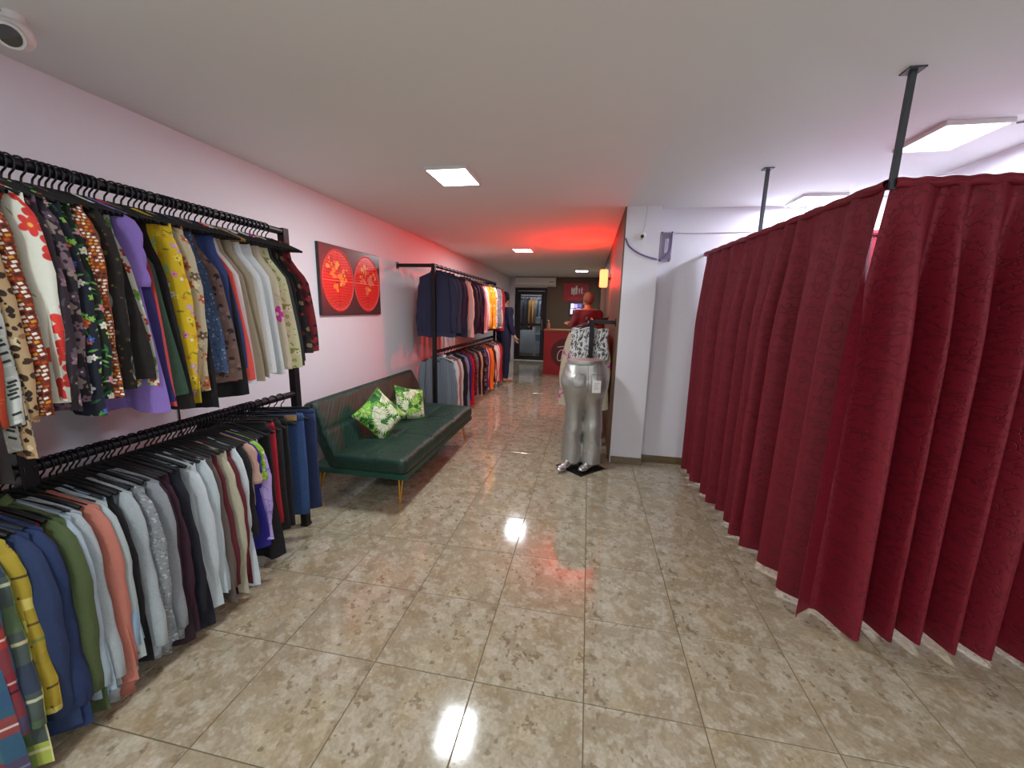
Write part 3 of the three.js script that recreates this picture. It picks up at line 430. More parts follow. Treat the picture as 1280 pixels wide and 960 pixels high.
dress(RACK1_LOW, X1, 0.95, 'on the lower rail opposite the curtains', 0.235);

const X2 = -1.88;
wallRack('black two tier clothes rack between the sofa and the glass door', X2, XL, 2.03, 0.975, -4.7, -8.0, [-4.72, -7.98], [-4.72, -7.98]);
const RACK2_TOP = [
  ['jacket', '#2b2c47', 0.8, 'navy blue jacket'], ['jacket', '#343f52', 0.76, 'slate blue jacket'], ['jacket', '#2c2740', 0.8, 'dark plum jacket'], ['jacket', '#2a2a46', 0.82, 'long navy jacket'],
  ['longblouse', '#c9b3a6', 0.84, 'pale beige blouse'], ['longblouse', '#d6cfc8', 0.84, 'off white blouse'], ['jacket', '#2a2430', 0.82, 'charcoal plum jacket'], ['jacket', '#2c2d4c', 0.8, 'ink blue jacket'], ['shirt', '#24223c', 0.8, 'midnight blue shirt'],
  ['longblouse', '#2a2440', 0.82, 'dark violet blouse'], ['longblouse', '#e6bfc0', 0.82, 'pale pink blouse'], ['longblouse', '#efe6e0', 0.78, 'white blouse beside the pink one'], ['longblouse', '#efb428', 0.76, 'bright yellow blouse'], ['longblouse', 'orangeBloom', 0.8, 'orange flowered blouse'],
  ['longblouse', 'orangeBloom', 0.78, 'amber flowered blouse'], ['longblouse', 'stripeBloom', 0.76, 'cream flowered blouse'], ['longblouse', 'greyBloom', 0.8, 'grey flowered blouse'], ['longblouse', 'greyBloom', 0.78, 'violet grey flowered blouse'], ['longblouse', 'pinkBloom', 0.78, 'pink flowered blouse'], ['longblouse', '#a8232e', 0.86, 'red blouse'],
];
RACK2_TOP.forEach((g, i) => { const r = rngOf(3000 + i); garment(g[0], g[1], g[2], g[3], 'on the upper rail beyond the sofa', X2, 2.03, -4.8 - i * 0.158 - r() * 0.02, (r() - 0.35) * 0.25, undefined, {}); });
const RACK2_LOW = [
  ['shirt', 'pinstripe', 0.72, 'grey striped shirt'], ['shirt', '#dcdcde', 0.7, 'white shirt behind the striped one'], ['longblouse', '#a9796a', 0.78, 'tan blouse'], ['longblouse', '#d9d4d2', 0.76, 'ivory blouse'], ['longblouse', '#1f1c20', 0.78, 'black blouse beside the ivory one'], ['longblouse', '#9a96ac', 0.76, 'lavender grey blouse'],
  ['longblouse', '#3a2f78', 0.7, 'violet blue blouse'], ['longblouse', '#c4202a', 0.84, 'scarlet blouse'], ['longblouse', 'redCamo', 0.7, 'dark red mottled blouse'], ['longblouse', 'greyBloom', 0.74, 'mauve flowered blouse'], ['longblouse', '#2a2024', 0.76, 'dark brown plum blouse'], ['longblouse', '#d3b99a', 0.76, 'light sand blouse'], ['longblouse', '#1e1a1c', 0.8, 'black blouse by the sand one'], ['longblouse', 'plum', 0.76, 'plum flowered blouse'],
  ['longblouse', '#4a3f86', 0.74, 'purple blouse'], ['longblouse', 'redStripe', 0.8, 'red striped blouse'], ['longblouse', '#ef8118', 0.8, 'vivid orange blouse'], ['longblouse', '#ee7a14', 0.8, 'deep orange blouse'], ['longblouse', '#221d20', 0.7, 'black blouse by the orange one'], ['longblouse', 'redStripe', 0.76, 'white and red striped blouse'], ['longblouse', '#e6dcd6', 0.74, 'off white blouse near the stripes'], ['longblouse', '#e2a59a', 0.76, 'peach blouse'], ['longblouse', 'redStripe', 0.78, 'thin red striped blouse'], ['longblouse', '#b3232b', 0.8, 'dark red blouse'], ['longblouse', '#1c191c', 0.78, 'black blouse by the rack end'],
];
RACK2_LOW.forEach((g, i) => { const r = rngOf(3300 + i); garment(g[0], g[1], g[2], g[3], 'on the lower rail beyond the sofa', X2, 0.975, -4.79 - i * 0.126 - r() * 0.02, (r() - 0.3) * 0.22, undefined, {}); });

// rack along the brown corridor wall
const X3 = 0.04;
wallRack('low black clothes rack against the dark brown corridor wall', X3, XC, 1.42, 0, -4.28, -6.0, [-4.3, -5.98], [-4.3, -5.98]);
const RACK3 = [
  ['longblouse', 'pinkBloom', 0.9, 'pink patterned blouse'], ['longblouse', '#caa9ac', 0.86, 'dusty pink blouse'], ['longblouse', 'polka', 0.88, 'white blouse with black dots'], ['longblouse', '#1c191b', 0.95, 'long black blouse'], ['longblouse', '#b03a45', 0.8, 'raspberry blouse'], ['longblouse', 'greenGarden', 0.84, 'dark leafy blouse'], ['longblouse', '#5a2a55', 0.84, 'aubergine blouse'], ['longblouse', '#d8cfd0', 0.8, 'pale grey pink blouse'], ['longblouse', '#2a2226', 0.9, 'dark grey blouse'], ['longblouse', '#8c2630', 0.85, 'wine red blouse'],
];
garment('top', 'glyphs', 0.34, 'short white top printed with black letter strokes', 'on the rack behind silver trousers', X3 - 0.02, 1.42, -4.34, 0.08, undefined, { whiteHanger: true, strap: 0.2, neck: 0.15, scoop: 0.01, slope: 0.1, sh: 0.21, hem: 0.205, fold: 0.004 });
RACK3.forEach((g, i) => { const r = rngOf(3600 + i); garment(g[0], g[1], g[2], g[3], 'on the rack by the brown wall', X3 - 0.05, 1.42, -4.46 - i * 0.15, -0.1 - r() * 0.15, undefined, i < 5 ? { sh: 0.2, hem: 0.285, flare: 0.07 } : {}); });

// ------------------------------------------------------------------ sofa
const velvet = phys('#0b3226', 0.5, { sheen: 1, sheenColor: new THREE.Color('#4aa58a'), sheenRoughness: 0.3, bumpMap: clothBump, bumpScale: 0.014 });
const velvetSide = phys('#0f4536', 0.6, { sheen: 1, sheenColor: new THREE.Color('#3f8f78'), sheenRoughness: 0.4 });
function softBox(w, h, d, r, nx, ny, nz, fn) {
  let g = new THREE.BoxGeometry(w, h, d, nx, ny, nz); g.deleteAttribute('normal'); const uvA = g.attributes.uv; g.deleteAttribute('uv'); g = mergeVertices(g, 1e-5);
  const p = g.attributes.position, uv = [], q = V(0, 0, 0);
  for (let i = 0; i < p.count; i++) {
    q.fromBufferAttribute(p, i); const c = V(clamp(q.x, -w / 2 + r, w / 2 - r), clamp(q.y, -h / 2 + r, h / 2 - r), clamp(q.z, -d / 2 + r, d / 2 - r)), n = q.clone().sub(c); if (n.lengthSq() > 1e-12) { n.normalize(); q.copy(c).addScaledVector(n, r); }
    uv.push(q.x * UVS, (q.z + q.y) * UVS); if (fn) fn(q); p.setXYZ(i, q.x, q.y, q.z);
  }
  g.setAttribute('uv', new THREE.Float32BufferAttribute(uv, 2)); g.computeVertexNormals(); return g;
}
{
  const z0 = -2.585, z1 = -4.36, L = z0 - z1, zc = (z0 + z1) / 2;
  const sofa = thing('sofa_bed', 'dark green velvet sofa bed on thin gold legs against the white wall', 'sofa', [-1.66, 0, zc]);
  const gs = (x, z, s) => Math.exp(-(x * x + z * z) / (s * s)), crease = (a, s) => Math.exp(-(a * a) / (s * s));
  const nz = tileFbm(301, 4, 4);
  const tuft = (q, depth, along, across) => {   // returns inward push on the padded face
    let d = 0; for (const k of [-L / 6, L / 6]) d += 0.022 * gs(across, along - k, 0.05) + 0.009 * crease(along - k, 0.014) * 1; d += 0.009 * crease(across, 0.014); d += 0.016 * (nz(along * 0.9 + 5, across * 1.3 + 5) - 0.5) + 0.006 * (nz(along * 3.1 + across * 2, across * 2.7 - along) - 0.5); return d;
  };
  const base = part('seat_frame', rbox(-0.43, 0.38, 0.245, 0.292, -L / 2 + 0.01, L / 2 - 0.01, 0.012, 3), velvetSide, sofa);
  const seatG = softBox(0.66, 0.125, L, 0.045, 26, 5, 60, (q) => { if (q.y > 0) { q.y -= tuft(q, 0, q.z, q.x) * sstep(0, 0.05, q.y) - 0.012 * (1 - (2 * q.x / 0.66) ** 2); } });
  seatG.translate(0.055, 0.345, 0); part('seat_cushion', seatG, velvet, sofa);
  const backG = softBox(0.115, 0.5, L, 0.04, 5, 24, 60, (q) => { if (q.x > 0) q.x -= tuft(q, 0, q.z, q.y) * sstep(0, 0.04, q.x) - 0.012 * (1 - (2 * q.y / 0.5) ** 2); });
  backG.rotateZ(0.39); backG.translate(-0.315, 0.565, 0); part('backrest', backG, velvet, sofa);
  for (const k of [-L / 6, L / 6]) { part('tuft_button', new THREE.SphereGeometry(0.012, 10, 8).applyMatrix4(new THREE.Matrix4().makeTranslation(-0.268, 0.583, k)), velvet, sofa); part('tuft_button', new THREE.SphereGeometry(0.012, 10, 8).applyMatrix4(new THREE.Matrix4().makeTranslation(0.055, 0.394, k)), velvet, sofa); }
  const legs = [[0.29, z0 - zc - 0.12, 0.285, z0 - zc - 0.1], [0.29, z1 - zc + 0.12, 0.3, z1 - zc + 0.04], [-0.38, z0 - zc - 0.12, -0.43, z0 - zc - 0.11], [-0.38, z1 - zc + 0.12, -0.43, z1 - zc + 0.05]];
  for (const [x, z, fx, fz] of legs) part('leg', merge([rod([x - 0.01, 0.25, z + 0.016], [fx, 0.004, fz], 0.006, 8), rod([x + 0.012, 0.25, z - 0.016], [fx, 0.004, fz], 0.006, 8), rbox(x - 0.05, x + 0.05, 0.24, 0.246, z - 0.05, z + 0.05, 0.002)]), M.gold, sofa, 'gold hairpin leg');
}
// cushions
T.palm = canvasTex(512, 512, (x, r, w, h) => {
  x.fillStyle = '#2f6b2a'; x.fillRect(0, 0, w, h);
  for (let i = 0; i < 60; i++) wrapDraw(x, w, h, r() * w, r() * h, 90, leaf(30 + r() * 46, pick(r, ['#5fa83a', '#8fc84a', '#1f4f24', '#77b846', '#a9cf5a']), r() * 7));
  for (let i = 0; i < 17; i++) { const rot = r() * 7, sc = 0.9 + r() * 0.5, px = (i % 4 + r()) * w / 4, py = (Math.floor(i / 4) + r()) * h / 4, pal = i % 3 ? ['#e9e5c6', '#cfd6a4', '#f2efda'] : ['#9fce58', '#7dba45', '#bfe07a']; wrapDraw(x, w, h, px, py, 170, (k) => { k.rotate(rot); k.scale(sc, sc); for (let q = -5; q <= 5; q++) { k.save(); k.rotate(q * 0.27); k.fillStyle = pal[(q + 6) % 3]; k.beginPath(); k.moveTo(0, 0); k.quadraticCurveTo(50, -16, 104 - Math.abs(q) * 8, 0); k.quadraticCurveTo(50, 16, 0, 0); k.fill(); k.strokeStyle = '#3a5a2a'; k.lineWidth = 1.5; k.beginPath(); k.moveTo(6, 0); k.lineTo(90 - Math.abs(q) * 8, 0); k.stroke(); k.restore(); } }); }
  for (let i = 0; i < 26; i++) { x.strokeStyle = '#1c3a1c'; x.lineWidth = 3; x.beginPath(); const a = r() * w, b = r() * h; x.moveTo(a, b); x.quadraticCurveTo(a + 20, b + 30, a + 60 * (r() - 0.5), b + 70); x.stroke(); }
}, 60);
const M_palm = std('#ffffff', 0.75, { map: T.palm });
function cushion(label, pos, rx, ry, rz, seed) {
  const n = 18, p = [], uv = [], idx = [], S = 0.175, off = rngOf(seed)();
  for (const s of [1, -1]) for (let j = 0; j <= n; j++) for (let i = 0; i <= n; i++) { const a = -1 + 2 * i / n, b = -1 + 2 * j / n, f = (1 - a ** 4) * (1 - b ** 4), pinch = 1 - 0.09 * (1 - a * a) * b * b, pinch2 = 1 - 0.09 * (1 - b * b) * a * a; p.push(a * S * pinch2, b * S * pinch, s * 0.065 * Math.pow(Math.max(f, 0), 0.6)); uv.push((a + 1) * 0.42 + off, (b + 1) * 0.42 + s * 0.2); }
  const m = n + 1, N = m * m; for (let k = 0; k < 2; k++) for (let j = 0; j < n; j++) for (let i = 0; i < n; i++) { const a = k * N + j * m + i, b = a + 1, c = a + m, d = c + 1; k ? idx.push(a, c, b, b, c, d) : idx.push(a, b, c, b, d, c); }
  const g = new THREE.BufferGeometry(); g.setAttribute('position', new THREE.Float32BufferAttribute(p, 3)); g.setAttribute('uv', new THREE.Float32BufferAttribute(uv, 2)); g.setIndex(idx); g.computeVertexNormals();
  const t = thing('cushion', label, 'cushion', pos); t.rotation.set(rx, ry, rz, 'YXZ');
  part('cover', g, M_palm, t);
  const e = []; for (let i = 0; i <= 40; i++) { const a = i / 40 * 4, k = Math.floor(a) % 4, f = -1 + 2 * (a - Math.floor(a)), c = [[f, -1], [1, f], [-f, 1], [-1, -f]][k]; const px = (1 - 0.09 * (1 - c[1] ** 2) * c[0] ** 2), py = (1 - 0.09 * (1 - c[0] ** 2) * c[1] ** 2); e.push([c[0] * S * px, c[1] * S * py, 0]); }
  part('piping', tube(e, 0.004, 80, 5), std('#4f8f38', 0.8), t);
}
cushion('palm leaf print cushion standing on one corner on the green sofa', [-1.735, 0.6, -3.08], -0.42, 0.95, 0.66, 3);
cushion('palm leaf print cushion leaning on the green backrest beside the other', [-1.74, 0.56, -3.68], -0.42, 1.15, -0.3, 8);

// ------------------------------------------------------------------ wall panel with two hemispheres
T.map = canvasTex(1024, 640, (x, r, w, h) => {
  x.fillStyle = '#4a3c40'; x.fillRect(0, 0, w, h);
  for (let i = 0; i < 5000; i++) { x.fillStyle = pick(r, ['#463a3e', '#503f44', '#433639']); x.fillRect(r() * w, r() * h, 5, 2); }
  for (const [cx, land] of [[262, '#f0902c'], [762, '#d8805e']]) {
    x.save(); x.beginPath(); x.ellipse(cx, 320, 246, 296, 0, 0, 7); x.clip(); x.fillStyle = '#da0b10'; x.fillRect(0, 0, w, h);
    for (let i = 0; i < 70; i++) { const q = i % 10, bx = cx + [-70, -40, 0, 30, -90, 60, 10, -20, 90, -60][q] * 1.3, by = 150 + [0, 40, 20, 90, 60, 130, 160, 200, 70, 110][q] * 1.2; x.save(); x.translate(bx + (r() - 0.5) * 90, by + (r() - 0.5) * 70); blob(8 + r() * 26, i % 4 ? (i % 2 ? land : '#f2b23c') : '#a30c12', r)(x); x.restore(); } for (const q of [60, 100, 140]) { x.strokeStyle = '#8a1016'; x.lineWidth = 5; x.beginPath(); x.ellipse(cx, 610, q * 1.3, q, 0, 0, 7); x.stroke(); }
    x.strokeStyle = '#ff9a86'; x.lineWidth = 2;
    for (let k = 1; k < 12; k++) { const q = k / 12; x.beginPath(); x.ellipse(cx, 320, 244 * q, 286, 0, 0, 7); x.stroke(); }
    for (let k = -10; k <= 10; k++) { const y = 320 + k * 28; x.beginPath(); x.moveTo(cx - 250, y + k * 3); x.quadraticCurveTo(cx, y - k * 7, cx + 250, y + k * 3); x.stroke(); }
    x.lineWidth = 6; x.beginPath(); x.moveTo(cx - 250, 320); x.lineTo(cx + 250, 320); x.stroke(); x.restore();
    x.strokeStyle = '#f27a6c'; x.lineWidth = 12; x.beginPath(); x.ellipse(cx, 320, 240, 282, 0, 0, 7); x.stroke();
  }
}, 70);
{
  const t = thing('wall_picture', 'dark square wall panel with two red round globe halves', 'picture', [XL, 1.755, -3.71]);
  part('canvas_block', rbox(0, 0.03, -0.315, 0.315, -0.515, 0.515, 0.003), std('#3d3135', 0.6), t);
  const face = new THREE.PlaneGeometry(1.02, 0.62); face.rotateY(Math.PI / 2); face.translate(0.0312, 0, 0); part('printed_face', face, phys('#ffffff', 0.32, { map: T.map, clearcoat: 0.4, clearcoatRoughness: 0.2 }), t, 'red hemisphere print on dark ground');
  for (const s of [1, -1]) { const ring = new THREE.TorusGeometry(1, 0.02, 6, 48); ring.scale(0.239, 0.274, 0.25); ring.rotateY(Math.PI / 2); ring.translate(0.032, 0, s * 0.249); part('rim', ring, std('#d8625a', 0.5), t, 'raised red rim of one globe half'); }
}

// ------------------------------------------------------------------ fitting room curtains
const damN = tileFbm(401, 8, 4), damM = tileFbm(433, 16, 3);
const damask = dataTex(512, (u, v) => { const a = damN(u, v), b = Math.abs(damM(u, v) - 0.5), s = sstep(0.03, 0.06, Math.abs(a - 0.5 + (b - 0.15) * 0.5)); return mix3([110, 5, 28], [126, 8, 34], s); });
const damaskB = dataTex(512, (u, v) => { const a = damN(u, v), b = Math.abs(damM(u, v) - 0.5), s = 255 * sstep(0.03, 0.06, Math.abs(a - 0.5 + (b - 0.15) * 0.5)); return [s, s, s]; }, false);
const M_curtain = phys('#ffffff', 0.62, { map: damask, bumpMap: damaskB, bumpScale: 0.0014, sheen: 0.3, sheenColor: new THREE.Color('#b02040'), sheenRoughness: 0.5 });
const CY = 2.06;
// pathFn(s in 0..L) -> [x, z, nx, nz]
function curtainCloth(A, B, seed, o) {
  const dx = B[0] - A[0], dz = B[1] - A[1], L = Math.hypot(dx, dz), tx = dx / L, tz = dz / L, nx = -tz, nzv = tx, r = rngOf(seed), nS = Math.round(L * 110), nY = 26, pos = [], uv = [], idx = [];
  const folds = []; let s = 0; while (s < L + 0.3) { const w = lerp(o.fMin, o.fMax, r()); folds.push([s, w, 0.6 + 0.8 * r()]); s += w; }
  const wave = (s) => { for (const [a, w, k] of folds) if (s >= a && s < a + w) { const t = (s - a) / w; return k * (Math.pow(0.5 - 0.5 * Math.cos(t * 2 * Math.PI), 0.85) - 0.5); } return 0; };
  const ph = r() * 7;
  for (const side of [0, 1]) for (let j = 0; j <= nY; j++) for (let i = 0; i <= nS; i++) {
    const v = j / nY, s0 = i / nS * L, y = lerp(CY + 0.012, o.hem + 0.012 * Math.sin(s0 * 9 + ph) + (o.hemDip ? o.hemDip(s0 / L) : 0), v), amp = lerp(o.a0, o.a1, sstep(0, 0.35, v)) * (v < 0.06 ? lerp(0.45, 1, v / 0.06) : 1), sh = 0.05 * v * Math.sin(s0 * 2.3 + ph), f = wave(clamp(s0 + sh, 0, L)) * amp + 0.004 * Math.sin(s0 * 60 + 3 * v) * (1 - sstep(0.0, 0.12, v)), bow = (o.bow ?? 0) * v, th = side ? -0.0015 : 0.0015;
    const e = s0 + o.end * v * (s0 / L) ;
    pos.push(A[0] + tx * e + nx * (f + bow + th), y, A[1] + tz * e + nzv * (f + bow + th)); uv.push(s0 * 1.35 / 0.28, y / 0.28);
  }
  const m = nS + 1, N = m * (nY + 1); for (let k = 0; k < 2; k++) for (let j = 0; j < nY; j++) for (let i = 0; i < nS; i++) { const a = k * N + j * m + i, b = a + 1, c = a + m, d = c + 1; k ? idx.push(a, b, c, b, d, c) : idx.push(a, c, b, b, c, d); }
  const st = (a, b) => idx.push(a, b, a + N, b, b + N, a + N); for (let i = 0; i < nS; i++) { st(i, i + 1); st(nY * m + i + 1, nY * m + i); } for (let j = 0; j < nY; j++) { st((j + 1) * m, j * m); st(j * m + nS, (j + 1) * m + nS); }
  const g = new THREE.BufferGeometry(); g.setAttribute('position', new THREE.Float32BufferAttribute(pos, 3)); g.setAttribute('uv', new THREE.Float32BufferAttribute(uv, 2)); g.setIndex(idx); g.computeVertexNormals(); return g;
}
function curtain(label, A, B, seed, o) {
  const t = thing('curtain', label, 'curtain'); part('cloth', curtainCloth(A, B, seed, o), M_curtain, t);
  const dx = B[0] - A[0], dz = B[1] - A[1], L = Math.hypot(dx, dz), g = []; 
  for (const s of [0.006]) { const pts = []; for (let i = 0; i <= 40; i++) { const q = i / 40; pts.push([A[0] + dx * q, CY + 0.008 + 0.003 * Math.sin(i * 1.9), A[1] + dz * q]); } g.push(tube(pts, 0.021, 80, 8)); }
  part('rod_pocket', merge(g), M_curtain, t, 'gathered header around the rail');
}
curtain('dark red damask curtain hanging between the white wall and the corner pole', [1.03, -4.09], [1.178, -2.012], 21, { fMin: 0.11, fMax: 0.27, a0: 0.04, a1: 0.13, hem: 0.035, end: 0.0 });
curtain('dark red damask curtain hanging from the corner pole towards the white side wall', [1.188, -1.995], [2.25, -1.95], 37, { fMin: 0.1, fMax: 0.25, a0: 0.045, a1: 0.14, hem: 0.04, end: 0.0 });
curtain('inner red damask curtain dividing the fitting room behind the others', [1.2, -3.1], [2.25, -3.1], 55, { fMin: 0.1, fMax: 0.17, a0: 0.03, a1: 0.09, hem: 0.06, end: 0, bow: 0 });
{
  const t = thing('curtain_rail', 'dark grey steel curtain rails hung from the ceiling on square poles', 'curtain rail'), st = std('#4d5256', 0.45, { metalness: 0.4 });
  const rail = (a, b) => part('rail', rod([a[0], CY + 0.006, a[1]], [b[0], CY + 0.006, b[1]], 0.01, 12), st, t);
  rail([1.03, -4.118], [1.185, -2.0]); rail([1.185, -2.0], [XR, -1.95]); rail([1.1, -3.1], [XR, -3.1]);
  for (const [x, z] of [[1.185, -2.0], [1.108, -3.1], [1.8, -4.06]]) {
    part('pole', rbox(x - 0.0105, x + 0.0105, CY - 0.015, CEIL, z - 0.0105, z + 0.0105, 0.002), st, t);
    part('ceiling_plate', rbox(x - 0.03, x + 0.03, CEIL - 0.007, CEIL, z - 0.03, z + 0.03, 0.002), st, t);
  }
}

// ------------------------------------------------------------------ figures
function sdfMesh(fn, c, half, res, smoothUv = true) {
  const mc = new MarchingCubes(res, new THREE.MeshStandardMaterial(), false, false, 400000); mc.isolation = 0;
  const f = mc.field, h = res / 2;
  for (let k = 0; k < res; k++) for (let j = 0; j < res; j++) for (let i = 0; i < res; i++) f[i + j * res + k * res * res] = -fn(c[0] + half * (i - h) / h, c[1] + half * (j - h) / h, c[2] + half * (k - h) / h) / half;
  mc.update(); const n = mc.count, P = mc.positionArray.slice(0, n * 3), g = new THREE.BufferGeometry();
  for (let i = 0; i < n; i++) { P[i * 3] = P[i * 3] * half + c[0]; P[i * 3 + 1] = P[i * 3 + 1] * half + c[1]; P[i * 3 + 2] = P[i * 3 + 2] * half + c[2]; }
  g.setAttribute('position', new THREE.BufferAttribute(new Float32Array(P), 3)); let m = mergeVertices(g, half / res * 0.02); m.computeVertexNormals();
  const p = m.attributes.position, uv = []; for (let i = 0; i < p.count; i++) uv.push(Math.atan2(p.getX(i) - c[0], p.getZ(i) - c[2]) * 0.2 * UVS, p.getY(i) * UVS); m.setAttribute('uv', new THREE.Float32BufferAttribute(uv, 2)); return m;
}
const smin = (a, b, k) => { const h = clamp(0.5 + 0.5 * (b - a) / k, 0, 1); return lerp(b, a, h) - k * h * (1 - h); };
function cone(x, y, z, a, b, ra, rb, sz = 1) { const bx = b[0] - a[0], by = b[1] - a[1], bz = b[2] - a[2], px = x - a[0], py = y - a[1], pz = z - a[2], t = clamp((px * bx + py * by + pz * bz) / (bx * bx + by * by + bz * bz), 0, 1); return Math.hypot(px - bx * t, py - by * t, (pz - bz * t) / sz) - lerp(ra, rb, t); }
const ell = (x, y, z, c, r) => { const a = (x - c[0]) / r[0], b = (y - c[1]) / r[1], d = (z - c[2]) / r[2], k = Math.hypot(a, b, d); return (k - 1) * Math.min(...r); };

// half mannequin in silver trousers
{
  const t = thing('trouser_mannequin', 'half mannequin wearing shiny silver trousers on a black base plate', 'mannequin', [0.0, 0, -3.8], 0.22);
  const fld = tileFbm(601, 4, 4);
  const fn = (x, y, z) => {
    let d = 9;
    for (const s of [1, -1]) { const l = Math.min(cone(x, y, z, [s * 0.085, 0.8, s * 0.0], [s * 0.088, 0.42, 0.0 + s * 0.01], 0.104, 0.088, 1), 9); const m = cone(x, y, z, [s * 0.088, 0.42, s * 0.01], [s * 0.096, 0.075, s * 0.015], 0.088, 0.102, 1); d = Math.min(d, smin(l, m, 0.04)); }
    let hip = ell(x, y, z, [0, 0.86, -0.005], [0.222, 0.2, 0.13]); for (const s of [1, -1]) hip = smin(hip, ell(x, y, z, [s * 0.08, 0.86, 0.055], [0.1, 0.11, 0.09]), 0.06);
    hip = smin(hip, ell(x, y, z, [0, 1.02, -0.01], [0.168, 0.16, 0.105]), 0.06);
    d = smin(d, hip, 0.05);
    d += 0.012 * (fld(x * 1.2 + 0.3, y * 1.6 + z) - 0.5) * 2 + 0.002 * Math.sin(y * 26 + x * 30) * sstep(0.75, 0.2, y);
    return Math.max(d, y - 1.075, 0.062 + 0.02 * Math.abs(x) - y);
  };
  const silver = phys('#aeaca6', 0.36, { metalness: 0.55, clearcoat: 0.25, clearcoatRoughness: 0.3, bumpMap: clothBump, bumpScale: 0.004 });
  const tr = part('trousers', sdfMesh(fn, [0, 0.57, 0], 0.56, 104), silver, t, 'shiny silver grey trousers with flared legs');
  const waist = []; for (const [y, k] of [[1.035, 1.0], [1.04, 1.03], [1.078, 1.015], [1.08, 0.97]]) { const ring = []; for (let i = 0; i < 28; i++) { const a = i / 28 * Math.PI * 2; ring.push([Math.cos(a) * 0.172 * k, y, -0.01 + Math.sin(a) * 0.11 * k]); } waist.push(ring); }
  part('waistband', loft(waist, UVS), silver, tr);
  for (const s of [1, -1]) {
    const pk = softBox(0.115, 0.12, 0.006, 0.003, 10, 10, 1); { const p = pk.attributes.position; for (let i = 0; i < p.count; i++) { const x = p.getX(i) + s * 0.085, y = p.getY(i) + 0.9; let z = 0.2; while (z > 0 && fn(x, y, z) > 0) z -= 0.002; p.setXYZ(i, x, y, z + p.getZ(i) + 0.005); } pk.computeVertexNormals(); }
    part('back_pocket', pk, silver, tr);
    const surf = (x, y) => { let z = 0.25; while (z > -0.1 && fn(x, y, z) > 0) z -= 0.002; return z; };
    const line = (pts) => tube(pts.map(([x, y]) => [x, y, surf(x, y) + 0.008]), 0.0022, 40, 5), cx = s * 0.085, stitchM = std('#7e7b76', 0.6);
    part('pocket_seam', merge([line([[cx - 0.055, 0.956], [cx, 0.957], [cx + 0.055, 0.956]]), line([[cx - 0.055, 0.95], [cx - 0.05, 0.85], [cx, 0.838], [cx + 0.05, 0.85], [cx + 0.055, 0.95]])]), stitchM, tr);
    if (s > 0) part('centre_seam', tube([1.03, 0.98, 0.92, 0.86, 0.8].map((y) => [0, y, surf(0, y) + 0.002]), 0.0025, 30, 5), stitchM, tr);
  }
  const shoeM = phys('#d5d3d2', 0.2, { metalness: 0.8 });
  for (const s of [1, -1]) { const g = sdfMesh((x, y, z) => Math.max(smin(ell(x, y, z, [0, 0.055, 0.0], [0.042, 0.045, 0.07]), ell(x, y, z, [0, 0.035, 0.1], [0.04, 0.03, 0.075]), 0.03), 0.007 - y), [0, 0.05, 0.04], 0.16, 40); const f = part('foot', g, shoeM, t, 'silver pointed foot'); f.position.set(s * 0.105, 0.006, -0.06); f.rotation.y = Math.PI + (s > 0 ? 0.55 : 0.75); f.position.z = 0.05; f.position.x -= 0.03; f.rotation.y = -0.75; }
  const pl = rbox(-0.17, 0.17, 0, 0.008, -0.17, 0.17, 0.003); pl.rotateY(0.62); part('base_plate', pl, M.black, t);
  part('stand_pole', rod([0, 0.008, -0.02], [0, 0.9, -0.02], 0.01, 10), M.blackSatin, t);
  // price tag on the back pocket
  const tagTex = canvasTex(64, 96, (x, r, w, h) => { x.fillStyle = '#f2f1ec'; x.fillRect(0, 0, w, h); x.fillStyle = '#9a9a98'; for (let i = 0; i < 5; i++) x.fillRect(10, 20 + i * 12, 40 - (i % 3) * 8, 3); }, 88);
  const tag = part('price_tag', rbox(0.035, 0.115, 0.79, 0.905, 0.157, 0.16, 0.001), std('#ffffff', 0.6), t, 'white hanging price tag');
  const tf = new THREE.PlaneGeometry(0.074, 0.109); tf.translate(0.075, 0.8475, 0.1605); part('tag_print', tf, std('#ffffff', 0.6, { map: tagTex }), tag);
  part('tag_cord', tube([[0.075, 0.9, 0.158], [0.078, 0.95, 0.155], [0.08, 1.0, 0.14], [0.08, 1.045, 0.112]], 0.0018, 16, 5), std('#26221f', 0.8), t);
}
